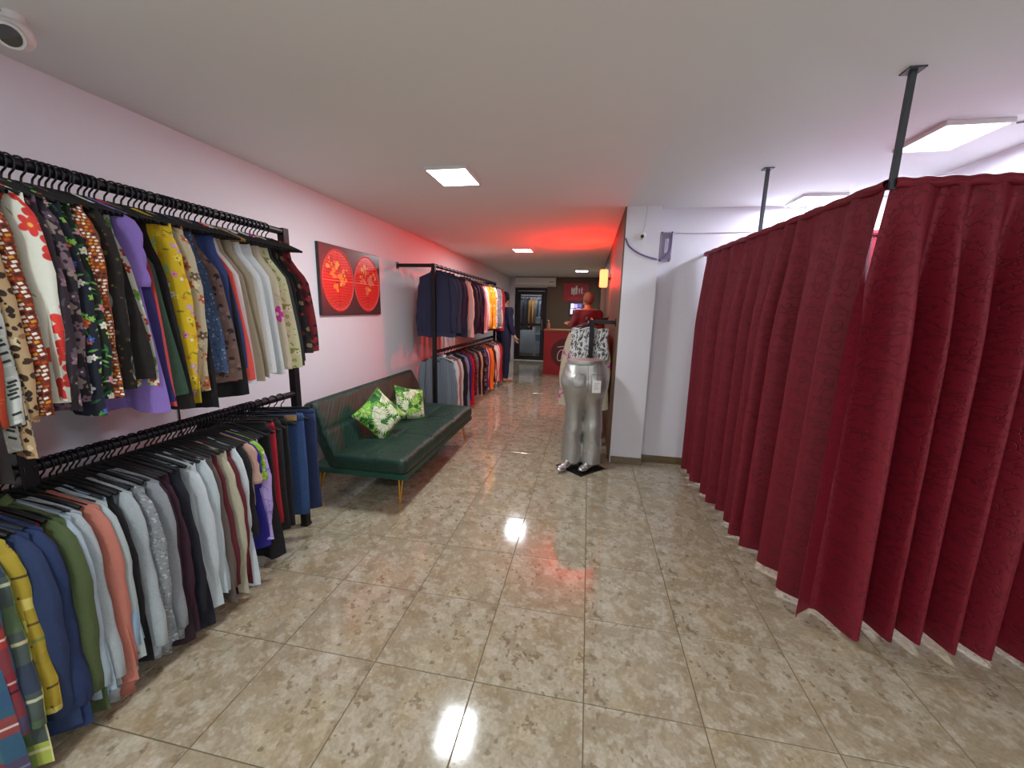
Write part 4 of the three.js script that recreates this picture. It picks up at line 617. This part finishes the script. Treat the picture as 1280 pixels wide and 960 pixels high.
// full figures: joints in a local frame, feet at y = 0, facing +z
function figure(t, j, opt) {
  const J = { hip: [0, 0.95, 0], chest: [0, 1.3, 0.0], neck: [0, 1.47, 0], head: [0, 1.64, 0.015], ...j };
  const limb = (x, y, z, a, b, c, r0, r1, r2) => Math.min(cone(x, y, z, a, b, r0, r1), cone(x, y, z, b, c, r1, r2));
  const torso = (x, y, z) => { let d = smin(ell(x, y, z, [J.chest[0], J.chest[1], J.chest[2]], [0.165, 0.21, 0.115]), ell(x, y, z, [J.hip[0], J.hip[1] + 0.02, J.hip[2]], [0.155, 0.16, 0.11]), 0.12); d = smin(d, cone(x, y, z, J.shL, J.shR, 0.062, 0.062), 0.06); return d; };
  const arms = (x, y, z) => Math.min(limb(x, y, z, J.shL, J.elL, J.wrL, 0.054, 0.042, 0.029), limb(x, y, z, J.shR, J.elR, J.wrR, 0.054, 0.042, 0.029));
  const legs = (x, y, z) => Math.min(limb(x, y, z, [0.085, 0.9, 0], [0.09, 0.5, 0.01], [0.095, 0.09, -0.01], 0.088, 0.06, 0.042), limb(x, y, z, [-0.085, 0.9, 0], [-0.09, 0.5, 0.01], [-0.095, 0.09, -0.01], 0.088, 0.06, 0.042));
  const feet = (x, y, z) => Math.min(cone(x, y, z, [0.095, 0.05, -0.03], [0.105, 0.035, 0.14], 0.042, 0.034), cone(x, y, z, [-0.095, 0.05, -0.03], [-0.105, 0.035, 0.14], 0.042, 0.034));
  const body = (x, y, z) => { let d = smin(torso(x, y, z), arms(x, y, z), 0.04); d = smin(d, legs(x, y, z), 0.05); d = smin(d, feet(x, y, z), 0.03); d = smin(d, cone(x, y, z, [J.neck[0], J.neck[1] - 0.05, J.neck[2]], [J.head[0], J.head[1] - 0.06, J.head[2]], 0.058, 0.05), 0.03); return Math.max(d, 0.004 - y); };
  const bodyG = sdfMesh(body, [0, 0.88, 0], 0.92, 120);
  const h = J.head, hr = opt.turn ?? 0;
  const headFn = (x, y, z) => { let d = ell(x, y, z, [0, 0.02, -0.01], [0.076, 0.105, 0.095]); d = smin(d, ell(x, y, z, [0, -0.055, 0.025], [0.055, 0.06, 0.06]), 0.04); d = smin(d, cone(x, y, z, [0, 0.01, 0.083], [0, -0.02, 0.104], 0.008, 0.014), 0.012); d = smin(d, ell(x, y, z, [0, -0.055, 0.08], [0.024, 0.01, 0.012]), 0.008); for (const s of [1, -1]) { d = smin(d, ell(x, y, z, [s * 0.079, 0.0, -0.01], [0.008, 0.03, 0.018]), 0.006); d = Math.max(d, -ell(x, y, z, [s * 0.03, 0.015, 0.09], [0.014, 0.009, 0.012])); } return d; };
  const headG = sdfMesh(headFn, [0, 0, 0], 0.15, 64); headG.rotateY(hr); headG.translate(...h);
  const hands = []; for (const [w, e, s] of [[J.wrL, J.elL, 1], [J.wrR, J.elR, -1]]) {
    const dir = V(w[0] - e[0], w[1] - e[1], w[2] - e[2]).normalize();
    const g = sdfMesh((x, y, z) => { let d = ell(x, y, z, [0, -0.045, 0], [0.04, 0.05, 0.017]); [[-0.03, 0.06], [-0.01, 0.072], [0.01, 0.076], [0.03, 0.066]].forEach(([fx, L]) => { d = smin(d, Math.min(cone(x, y, z, [fx, -0.085, 0], [fx * 1.1, -0.085 - L * 0.5, 0.006], 0.009, 0.0085), cone(x, y, z, [fx * 1.1, -0.085 - L * 0.5, 0.006], [fx * 1.1, -0.085 - L, 0.026], 0.0085, 0.007)), 0.006); }); d = smin(d, Math.min(cone(x, y, z, [0.03, -0.03, 0], [0.06, -0.06, 0.012], 0.012, 0.01), cone(x, y, z, [0.06, -0.06, 0.012], [0.066, -0.09, 0.022], 0.01, 0.008)), 0.008); return smin(d, cone(x, y, z, [0, 0.02, 0], [0, -0.02, 0], 0.028, 0.028), 0.02); }, [0, -0.07, 0], 0.12, 56);
    if (s < 0) { g.scale(-1, 1, 1); const ix = g.index.array; for (let i = 0; i < ix.length; i += 3) { const q = ix[i]; ix[i] = ix[i + 1]; ix[i + 1] = q; } g.computeVertexNormals(); }
    g.applyQuaternion(new THREE.Quaternion().setFromUnitVectors(V(0, -1, 0), dir)); g.translate(...w); hands.push(g);
  }
  part('body', merge([bodyG, headG, ...hands]), opt.skin, t);
  // clothing hugs the body a centimetre or so outside it
  const up = (x, y, z) => { const wx = (p, q) => (p[0] * q[0] + p[1] * q[1] + p[2] * q[2]); let d = smin(torso(x, y, z), arms(x, y, z), 0.04) - 0.014 + 0.004 * Math.sin(y * 34 + x * 20); let cut = Math.max(opt.shirtHem - y, -9); cut = Math.max(cut, y - (J.neck[1] + 0.012)); for (const [w, e] of [[J.wrL, J.elL], [J.wrR, J.elR]]) { const dir = V(w[0] - e[0], w[1] - e[1], w[2] - e[2]).normalize(); const c = [lerp(e[0], w[0], opt.sleeve), lerp(e[1], w[1], opt.sleeve), lerp(e[2], w[2], opt.sleeve)]; const near = Math.hypot(x - w[0], y - w[1], z - w[2]) < 0.32; if (near) cut = Math.max(cut, (x - c[0]) * dir.x + (y - c[1]) * dir.y + (z - c[2]) * dir.z); } return Math.max(d, cut); };
  part(opt.topName, sdfMesh(up, [0, 1.2, 0], 0.56, 88), opt.top, t, opt.topLabel);
  const lo = (x, y, z) => Math.max(smin(legs(x, y, z), torso(x, y, z), 0.05) - 0.013 + 0.003 * Math.sin(y * 22), y - 1.02, 0.07 - y);
  part('trousers', sdfMesh(lo, [0, 0.55, 0], 0.52, 80), opt.low, t);
  const ey = []; for (const s of [1, -1]) { const g = new THREE.SphereGeometry(0.009, 8, 6); g.translate(s * 0.03, 0.015, 0.082); ey.push(g); } const eg = merge(ey); eg.rotateY(hr); eg.translate(...h); part('eyes', eg, M.darkLens, t);
  if (opt.hair) { const hg = sdfMesh((x, y, z) => Math.max(headFn(x, y, z) - opt.hair, z - 0.05 - y * 0.3, -0.03 - y - (z < -0.02 ? 0.04 : 0)), [0, 0.02, 0], 0.16, 48); hg.rotateY(hr); hg.translate(...h); part('hair', hg, opt.hairMat, t, opt.hairLabel); }
}
{
  const p = thing('person', 'person in dark red shirt standing by the brown wall with one forearm raised', 'person', [-0.02, 0, -7.05], Math.PI + 0.35);
  p.scale.setScalar(1.045);
  figure(p, { shL: [0.175, 1.42, 0], shR: [-0.175, 1.42, 0], elL: [0.24, 1.2, 0.03], wrL: [0.22, 1.23, 0.26], elR: [-0.24, 1.15, -0.02], wrR: [-0.24, 0.95, 0.12] },
    { skin: std('#a8704f', 0.6), top: std('#5a1d22', 0.85, { bumpMap: clothBump, bumpScale: 0.004 }), topName: 'shirt', topLabel: 'dark red long sleeved shirt', low: std('#1c1a20', 0.85), shirtHem: 0.9, sleeve: 0.85, turn: 0.3, hair: 0.003, hairMat: std('#6b4a36', 0.8), hairLabel: 'very short cropped hair' });
  const m = thing('mannequin', 'full mannequin in navy jacket and trousers beside the farther rack end', 'mannequin', [-1.74, 0, -8.26], 2.4);
  m.scale.setScalar(1.06);
  figure(m, { shL: [0.175, 1.42, 0], shR: [-0.175, 1.42, 0], elL: [0.25, 1.16, -0.02], wrL: [0.27, 0.93, 0.06], elR: [-0.25, 1.16, -0.02], wrR: [-0.27, 0.93, 0.06] },
    { skin: std('#c9a58c', 0.45), top: std('#252a4a', 0.85, { bumpMap: clothBump, bumpScale: 0.004 }), topName: 'jacket', topLabel: 'navy jacket', low: std('#232743', 0.85), shirtHem: 0.84, sleeve: 0.9, turn: 0, hair: 0.012, hairMat: std('#141214', 0.7), hairLabel: 'black wig' });
}

// ------------------------------------------------------------------ corridor end
{ // glass door in a dark frame
  const d = new THREE.Group(); d.name = 'door_1'; d.userData = { kind: 'structure', label: 'dark framed double pane glass door at the corridor end', category: 'door' }; d.position.set(-1.72, 0, ZE); scene.add(d);
  const F = (n, a) => part(n, a, M.frame, d);
  F('door_frame', merge([rbox(-0.48, -0.41, 0, 2.17, -0.08, 0.02, 0.003), rbox(0.41, 0.48, 0, 2.17, -0.08, 0.02, 0.003), rbox(-0.41, 0.41, 2.08, 2.17, -0.08, 0.02, 0.003)]));
  F('door_leaf', merge([rbox(-0.405, -0.31, 0.02, 2.07, -0.05, 0.0, 0.003), rbox(0.31, 0.405, 0.02, 2.07, -0.05, 0.0, 0.003), rbox(-0.31, 0.31, 1.97, 2.07, -0.05, 0.0, 0.003), rbox(-0.31, 0.31, 0.02, 0.14, -0.05, 0.0, 0.003), rbox(-0.31, 0.31, 1.05, 1.13, -0.05, 0.0, 0.003)]));
  part('glass_pane', boxAt(-0.31, 0.31, 1.13, 1.97, -0.028, -0.022), M.glass, d, 'clear upper glass pane'); part('glass_pane', boxAt(-0.31, 0.31, 0.14, 1.05, -0.028, -0.022), M.glass, d, 'clear lower glass pane');
  part('door_handle', rod([0.355, 0.95, 0.04], [0.355, 1.25, 0.04], 0.012, 10), std('#b9b6b0', 0.3, { metalness: 0.9 }), d, 'metal pull handle');
  part('threshold', rbox(-0.48, 0.48, 0, 0.018, -0.06, 0.05, 0.004), std('#e4e2e0', 0.35), d, 'white door sill');
}
{ // storeroom behind the glass
  const t = thing('storeroom_rail', 'black clothes rail inside the storeroom behind the glass door', 'clothes rail', [0, 0, 0]);
  part('rail', rod([-2.3, 1.95, -12.9], [-0.5, 1.95, -12.9], RAIL_R, 10), M.rackSteel, t); for (const x of [-2.3, -0.55]) part('post', rbox(x - 0.015, x + 0.015, 0, 1.97, -12.915, -12.885, 0.002), M.rackSteel, t);
  const G = [['jacket', '#2b2a33', 1.0, 'dark coat'], ['jacket', '#3a3a46', 1.0, 'grey coat'], ['jacket', '#22222a', 1.0, 'black coat'], ['longblouse', '#a4713c', 0.9, 'tan brown dress'], ['longblouse', '#c08a4c', 0.85, 'camel dress'], ['jacket', '#7a7e88', 0.8, 'silver grey jacket'], ['jacket', '#8d929c', 0.78, 'pale grey jacket'], ['jacket', '#5c626c', 0.8, 'steel grey jacket']];
  G.forEach((g, i) => { const x = -2.15 + i * 0.12, seed = garmentSeed++; garment(g[0], g[1], g[2], g[3], 'on the storeroom rail behind the glass door', x, 1.95, -12.9, Math.PI / 2 - 0.45, undefined, {}); });
  const bx = [[-1.46, 1.12, 0.24, '#e9eef4'], [-1.46, 0.86, 0.22, '#dfe7f2'], [-1.46, 0.6, 0.22, '#9cc0e6'], [-1.46, 0.34, 0.2, '#e6edf5']];
  const sh = thing('storage_shelf', 'slim metal shelf of boxes inside the storeroom', 'shelf', [-1.46, 0, -12.45]); for (const y of [0.32, 0.58, 0.84, 1.1]) part('board', rbox(-0.17, 0.17, y - 0.015, y, -0.12, 0.12, 0.003), M.whitePlastic, sh); for (const sx of [-1, 1]) for (const sz of [-1, 1]) part('upright', rbox(sx * 0.16 - 0.01, sx * 0.16 + 0.01, 0, 1.12, sz * 0.11 - 0.01, sz * 0.11 + 0.01, 0.002), M.whitePlastic, sh);
  const nm = ['white box on the top board', 'pale white box on the second board', 'light blue box on the third board', 'white box on the bottom board'];
  bx.forEach(([x, y, h, c], i) => { const b = thing('storage_box', nm[i] + ' of the storeroom shelf', 'box', [x, y - 0.02, -12.45]); part('carton', rbox(-0.13, 0.13, 0, h * 0.85, -0.1, 0.1, 0.004), std(c, 0.5), b); part('lid', rbox(-0.135, 0.135, h * 0.68, h * 0.86, -0.105, 0.105, 0.004), std(c, 0.45), b); });
}
{ // split air conditioner above the door
  const t = thing('air_conditioner', 'long white split air conditioner above the glass door', 'air conditioner', [-1.58, 2.2, ZE]);
  const prof = new THREE.Shape(); prof.moveTo(0, 0.02); prof.lineTo(0, 0.27); prof.quadraticCurveTo(0.16, 0.275, 0.2, 0.24); prof.lineTo(0.215, 0.1); prof.quadraticCurveTo(0.2, 0.03, 0.12, 0.0); prof.lineTo(0, 0.02);
  const g = new THREE.ExtrudeGeometry(prof, { depth: 1.18, bevelEnabled: true, bevelSize: 0.006, bevelThickness: 0.008, bevelSegments: 2 }); g.rotateY(-Math.PI / 2); g.translate(0.59, 0, 0); part('housing', g, M.whitePlastic, t);
  part('louvre', rbox(-0.52, 0.52, 0.022, 0.05, 0.185, 0.205, 0.003), std('#cfcac8', 0.4), t); part('display', rbox(0.4, 0.55, 0.12, 0.135, 0.21, 0.219, 0.002), M.black, t, 'dark display strip'); part('seam', rbox(-0.58, 0.58, 0.112, 0.116, 0.21, 0.218, 0.001), std('#9c9898', 0.5), t);
}
{ // red counter
  const t = thing('counter', 'red shop counter with a dark round emblem and wooden top', 'counter', [-0.5, 0, -9.8]);
  const emb = canvasTex(512, 512, (x, r, w, h) => { x.fillStyle = '#a8141c'; x.fillRect(0, 0, w, h); x.fillStyle = '#5a1015'; x.beginPath(); x.arc(w / 2, h / 2, 180, 0, 7); x.fill(); x.strokeStyle = '#f2e6e2'; x.lineWidth = 9; x.beginPath(); x.ellipse(w / 2 - 60, h / 2 + 30, 34, 70, 0.25, 0, 7); x.stroke(); x.beginPath(); x.moveTo(w / 2 - 100, h / 2 - 70); x.lineTo(w / 2 - 20, h / 2 - 84); x.stroke(); x.beginPath(); x.moveTo(w / 2 + 10, h / 2 + 90); x.quadraticCurveTo(w / 2 + 40, h / 2 - 120, w / 2 + 90, h / 2 + 80); x.stroke(); }, 90);
  part('body', rbox(-0.52, 0.5, 0, 1.04, -0.3, 0.28, 0.006), std('#a8141c', 0.4), t); part('worktop', rbox(-0.54, 0.52, 1.04, 1.075, -0.32, 0.3, 0.006), std('#9c6a42', 0.45), t, 'brown wooden top');
  const pl = new THREE.PlaneGeometry(0.98, 0.98); pl.translate(0, 0.53, 0.2815); part('front_panel', pl, std('#ffffff', 0.35, { map: emb }), t, 'red front with dark round emblem');
  const b = thing('bottle', 'small orange pump bottle on the counter top', 'bottle', [-0.93, 1.075, -9.62]); const L = new THREE.LatheGeometry([[0, 0], [0.03, 0.002], [0.032, 0.01], [0.032, 0.13], [0.012, 0.16], [0.012, 0.18], [0, 0.18]].map((p) => new THREE.Vector2(...p)), 16); part('flask', L, std('#d98a6a', 0.3), b); part('pump', merge([rod([0, 0.18, 0], [0, 0.21, 0], 0.006), rbox(-0.03, 0.012, 0.205, 0.22, -0.008, 0.008, 0.003)]), M.whitePlastic, b);
}
{ // poster, screen, mirror on the brown walls
  const pt = canvasTex(512, 384, (x, r, w, h) => { x.fillStyle = '#b8202a'; x.fillRect(0, 0, w, h); for (let i = 0; i < 60; i++) { x.fillStyle = pick(r, ['#ad1c26', '#c22a34', '#a51a22']); x.fillRect(r() * w, r() * h, 40, 6); } x.fillStyle = '#f2e8dc'; for (const [px, py, s] of [[175, 150, 1], [215, 160, 1.1], [262, 130, 1.3], [320, 150, 0.8], [370, 145, 0.95]]) { x.beginPath(); x.arc(px, py - 48 * s, 14 * s, 0, 7); x.fill(); x.beginPath(); x.moveTo(px - 22 * s, py - 32 * s); x.lineTo(px + 22 * s, py - 32 * s); x.lineTo(px + 13 * s, py + 20 * s); x.lineTo(px + 16 * s, py + 76 * s); x.lineTo(px + 3 * s, py + 76 * s); x.lineTo(px, py + 24 * s); x.lineTo(px - 3 * s, py + 76 * s); x.lineTo(px - 16 * s, py + 76 * s); x.lineTo(px - 13 * s, py + 20 * s); x.fill(); } x.fillStyle = '#d9685e'; x.fillRect(110, 300, 180, 6); x.fillRect(90, 330, 250, 5); x.fillStyle = '#f2e8dc'; x.fillRect(400, 205, 40, 8); }, 91);
  const p = thing('wall_poster', 'red poster with white standing figures on the brown end wall', 'poster', [-0.4, 2.05, ZE]); part('board', rbox(-0.37, 0.37, -0.265, 0.265, 0, 0.02, 0.003), std('#6e1016', 0.5), p); const pf = new THREE.PlaneGeometry(0.73, 0.52); pf.translate(0, 0, 0.0212); part('print', pf, std('#ffffff', 0.5, { map: pt }), p);
  const sc = canvasTex(256, 192, (x, r, w, h) => { x.fillStyle = '#2a2440'; x.fillRect(0, 0, w, h); x.fillStyle = '#d9d4f2'; x.fillRect(20, 15, 60, 70); x.fillRect(14, 95, 40, 80); x.fillRect(70, 100, 46, 70); x.fillStyle = '#8f88c4'; x.fillRect(90, 20, 60, 60); x.fillStyle = '#b9b3e6'; x.fillRect(130, 90, 90, 24); x.fillStyle = '#55508a'; x.fillRect(160, 20, 70, 50); }, 92);
  const s = thing('wall_screen', 'small lit monitor under the red poster', 'monitor', [-0.37, 1.58, ZE]); part('casing', rbox(-0.2, 0.2, -0.19, 0.19, 0, 0.05, 0.008), M.black, s); const sf = new THREE.PlaneGeometry(0.37, 0.35); sf.translate(0, 0, 0.0515); part('display', sf, new THREE.MeshStandardMaterial({ color: '#000000', emissive: '#ffffff', emissiveMap: sc, emissiveIntensity: 0.8, roughness: 0.2 }), s);
  const m = thing('wall_mirror', 'tall framed mirror on the brown corridor wall', 'mirror', [XC, 0, -8.3]); part('frame', merge([rbox(-0.04, 0, 1.1, 2.2, -0.4, -0.35, 0.004), rbox(-0.04, 0, 1.1, 2.2, 0.35, 0.4, 0.004), rbox(-0.04, 0, 2.15, 2.2, -0.35, 0.35, 0.004), rbox(-0.04, 0, 1.1, 1.15, -0.35, 0.35, 0.004)]), std('#8a7a70', 0.4), m, 'pale narrow frame'); part('mirror_glass', boxAt(-0.022, -0.015, 1.15, 2.15, -0.35, 0.35), std('#d8d8d8', 0.03, { metalness: 1 }), m);
}
{ // red lamp on the corridor wall
  const t = thing('wall_lamp', 'glowing red box lamp on the brown corridor wall', 'wall lamp', [XC, 1.99, -6.0]);
  part('bracket', merge([rbox(-0.05, 0, -0.02, 0.02, -0.02, 0.02, 0.004), rbox(-0.008, 0, -0.06, 0.06, -0.04, 0.04, 0.003)]), M.black, t);
  const g = new RoundedBoxGeometry(0.11, 0.24, 0.16, 3, 0.02); g.translate(-0.1, 0, 0);
  part('lamp_glass', g, new THREE.MeshStandardMaterial({ color: '#ff5030', emissive: new THREE.Color(1, 0.06, 0.02), emissiveIntensity: 5, roughness: 0.4 }), t, 'glowing red shade');
  const l = new THREE.PointLight('#ff1406', RED_LAMP * 0.05, 0, 2); l.position.set(-0.1, 0, 0); l.castShadow = true; l.shadow.radius = 3; t.add(l);
  const f = new THREE.RectAreaLight('#ff1406', RED_LAMP * 40, 0.14, 0.22); f.position.set(-0.162, 0.0, 0.02); t.add(f); t.updateMatrixWorld(true); f.lookAt(XC - 0.162 - 0.8, 1.99 + 0.42, -5.98 + 0.35); f.castShadow = true;
}
// ------------------------------------------------------------------ small fittings
function securityCamera(label, pos, dir, s = 1) {
  const t = thing('security_camera', label, 'camera', pos); const q = new THREE.Quaternion().setFromUnitVectors(V(0, 0, 1), V(...dir).normalize());
  part('mount', rod([0, 0, 0], [0, -0.03 * s, 0], 0.028 * s, 20, 0.032 * s), M.whitePlastic, t);
  const b = new THREE.SphereGeometry(0.045 * s, 24, 16); b.translate(0, -0.055 * s, 0); part('housing', b, M.whitePlastic, t);
  const barrel = rod([0, 0, 0], [0, 0, 0.05 * s], 0.034 * s, 24); barrel.applyQuaternion(q); barrel.translate(0, -0.055 * s, 0); const bb = part('barrel', barrel, M.whitePlastic, t);
  const lens = new THREE.CylinderGeometry(0.027 * s, 0.027 * s, 0.004, 24); lens.rotateX(Math.PI / 2); lens.translate(0, 0, 0.051 * s); lens.applyQuaternion(q); lens.translate(0, -0.055 * s, 0); part('lens', lens, M.darkLens, bb, 'round black lens face'); return t;
}
securityCamera('white security camera with round black lens on the ceiling by the left racks', [-1.99, CEIL, -1.21], [0.6, -0.5, 0.62], 1.1);
single('camera_cable', tube([[-2.35, CEIL - 0.006, -1.0], [-2.2, CEIL - 0.006, -1.08], [-2.02, CEIL - 0.006, -1.13], [-1.98, CEIL - 0.01, -1.18]], 0.004, 24, 6), std('#8f8b86', 0.6), 'thin grey cable on the ceiling at the security camera', 'cable');
{ // eyeball camera on the pillar
  const t = thing('security_camera', 'small white eyeball camera high on the white pillar', 'camera', [0.44, 2.215, ZC]);
  part('mount', rod([0, 0, 0], [0, 0, 0.02], 0.03, 20), M.whitePlastic, t); const s = new THREE.SphereGeometry(0.032, 20, 14); s.translate(0, 0, 0.035); const h = part('housing', s, M.whitePlastic, t); part('lens', rod([-0.002, -0.006, 0.055], [-0.004, -0.01, 0.069], 0.016, 18), M.darkLens, h, 'dark lens');
  single('camera_cable', tube([[0.44, 2.24, ZC + 0.008], [0.455, 2.29, ZC + 0.006], [0.462, 2.35, ZC + 0.004], [0.47, CEIL, ZC + 0.004]], 0.003, 16, 6), std('#c9c5c2', 0.5), 'thin white wire rising from the pillar camera', 'cable');
}
{ // wall box with clear cover and purple cable
  const t = thing('wall_light_box', 'small clear fronted lamp box on the white wall beside the pillar', 'lamp box', [0.675, 2.14, -4.12]);
  part('back_box', rbox(-0.055, 0.055, -0.13, 0.13, 0, 0.03, 0.006), std('#b9b2b6', 0.4), t); part('clear_cover', rbox(-0.05, 0.05, -0.12, 0.12, 0.031, 0.05, 0.008), phys('#e6e2ea', 0.08, { transmission: 0.9, thickness: 0 }), t, 'clear plastic cover'); part('element', rbox(-0.016, 0.016, -0.06, 0.07, 0.03, 0.034, 0.003), std('#f0f0f4', 0.15, { metalness: 0.8 }), t); for (const [x, y] of [[-0.045, 0.125], [0.045, 0.125], [0.03, -0.125], [-0.045, -0.125]]) part('screw', rod([x, y, 0.028], [x, y, 0.034], 0.007, 10), M.black, t);
  single('purple_cable', tube([[XC + 0.015, 2.2, ZC + 0.006], [0.33, 2.13, ZC + 0.012], [0.43, 2.06, ZC + 0.02], [0.55, 2.02, ZC + 0.02], [0.62, 2.02, -4.03], [0.68, 2.06, -4.05], [0.71, 2.13, -4.055], [0.715, 2.25, -4.07]], 0.0075, 60, 8), std('#6d5a8c', 0.5), 'thick purple cable looping from the brown wall to the lamp box', 'cable');
  single('wall_cable', tube([[0.72, 2.262, -4.116], [0.95, 2.258, -4.116], [1.2, 2.262, -4.116], [1.6, 2.27, -4.116]], 0.004, 30, 6), std('#b6b2ba', 0.5), 'thin pale wire running along the white wall behind the curtain top', 'cable');
  single('ceiling_cable', tube([[1.99, CEIL - 0.005, -2.55], [2.1, CEIL - 0.005, -2.52], [2.27, CEIL - 0.005, -2.5]], 0.004, 16, 6), std('#8c8a90', 0.5), 'thin grey wire from the bright ceiling panel to the side wall', 'cable');
  single('power_cable', tube([[XL + 0.006, 1.6, -1.87], [XL + 0.006, 1.2, -1.872], [XL + 0.006, 0.8, -1.868], [XL + 0.006, 0.2, -1.87]], 0.004, 20, 6), M.black, 'thin black cable running down the white wall behind the clothes', 'cable');
}
scene.traverse((o) => { if (o.isMesh) { o.castShadow = true; o.receiveShadow = true; } });
renderer.render(scene, camera);
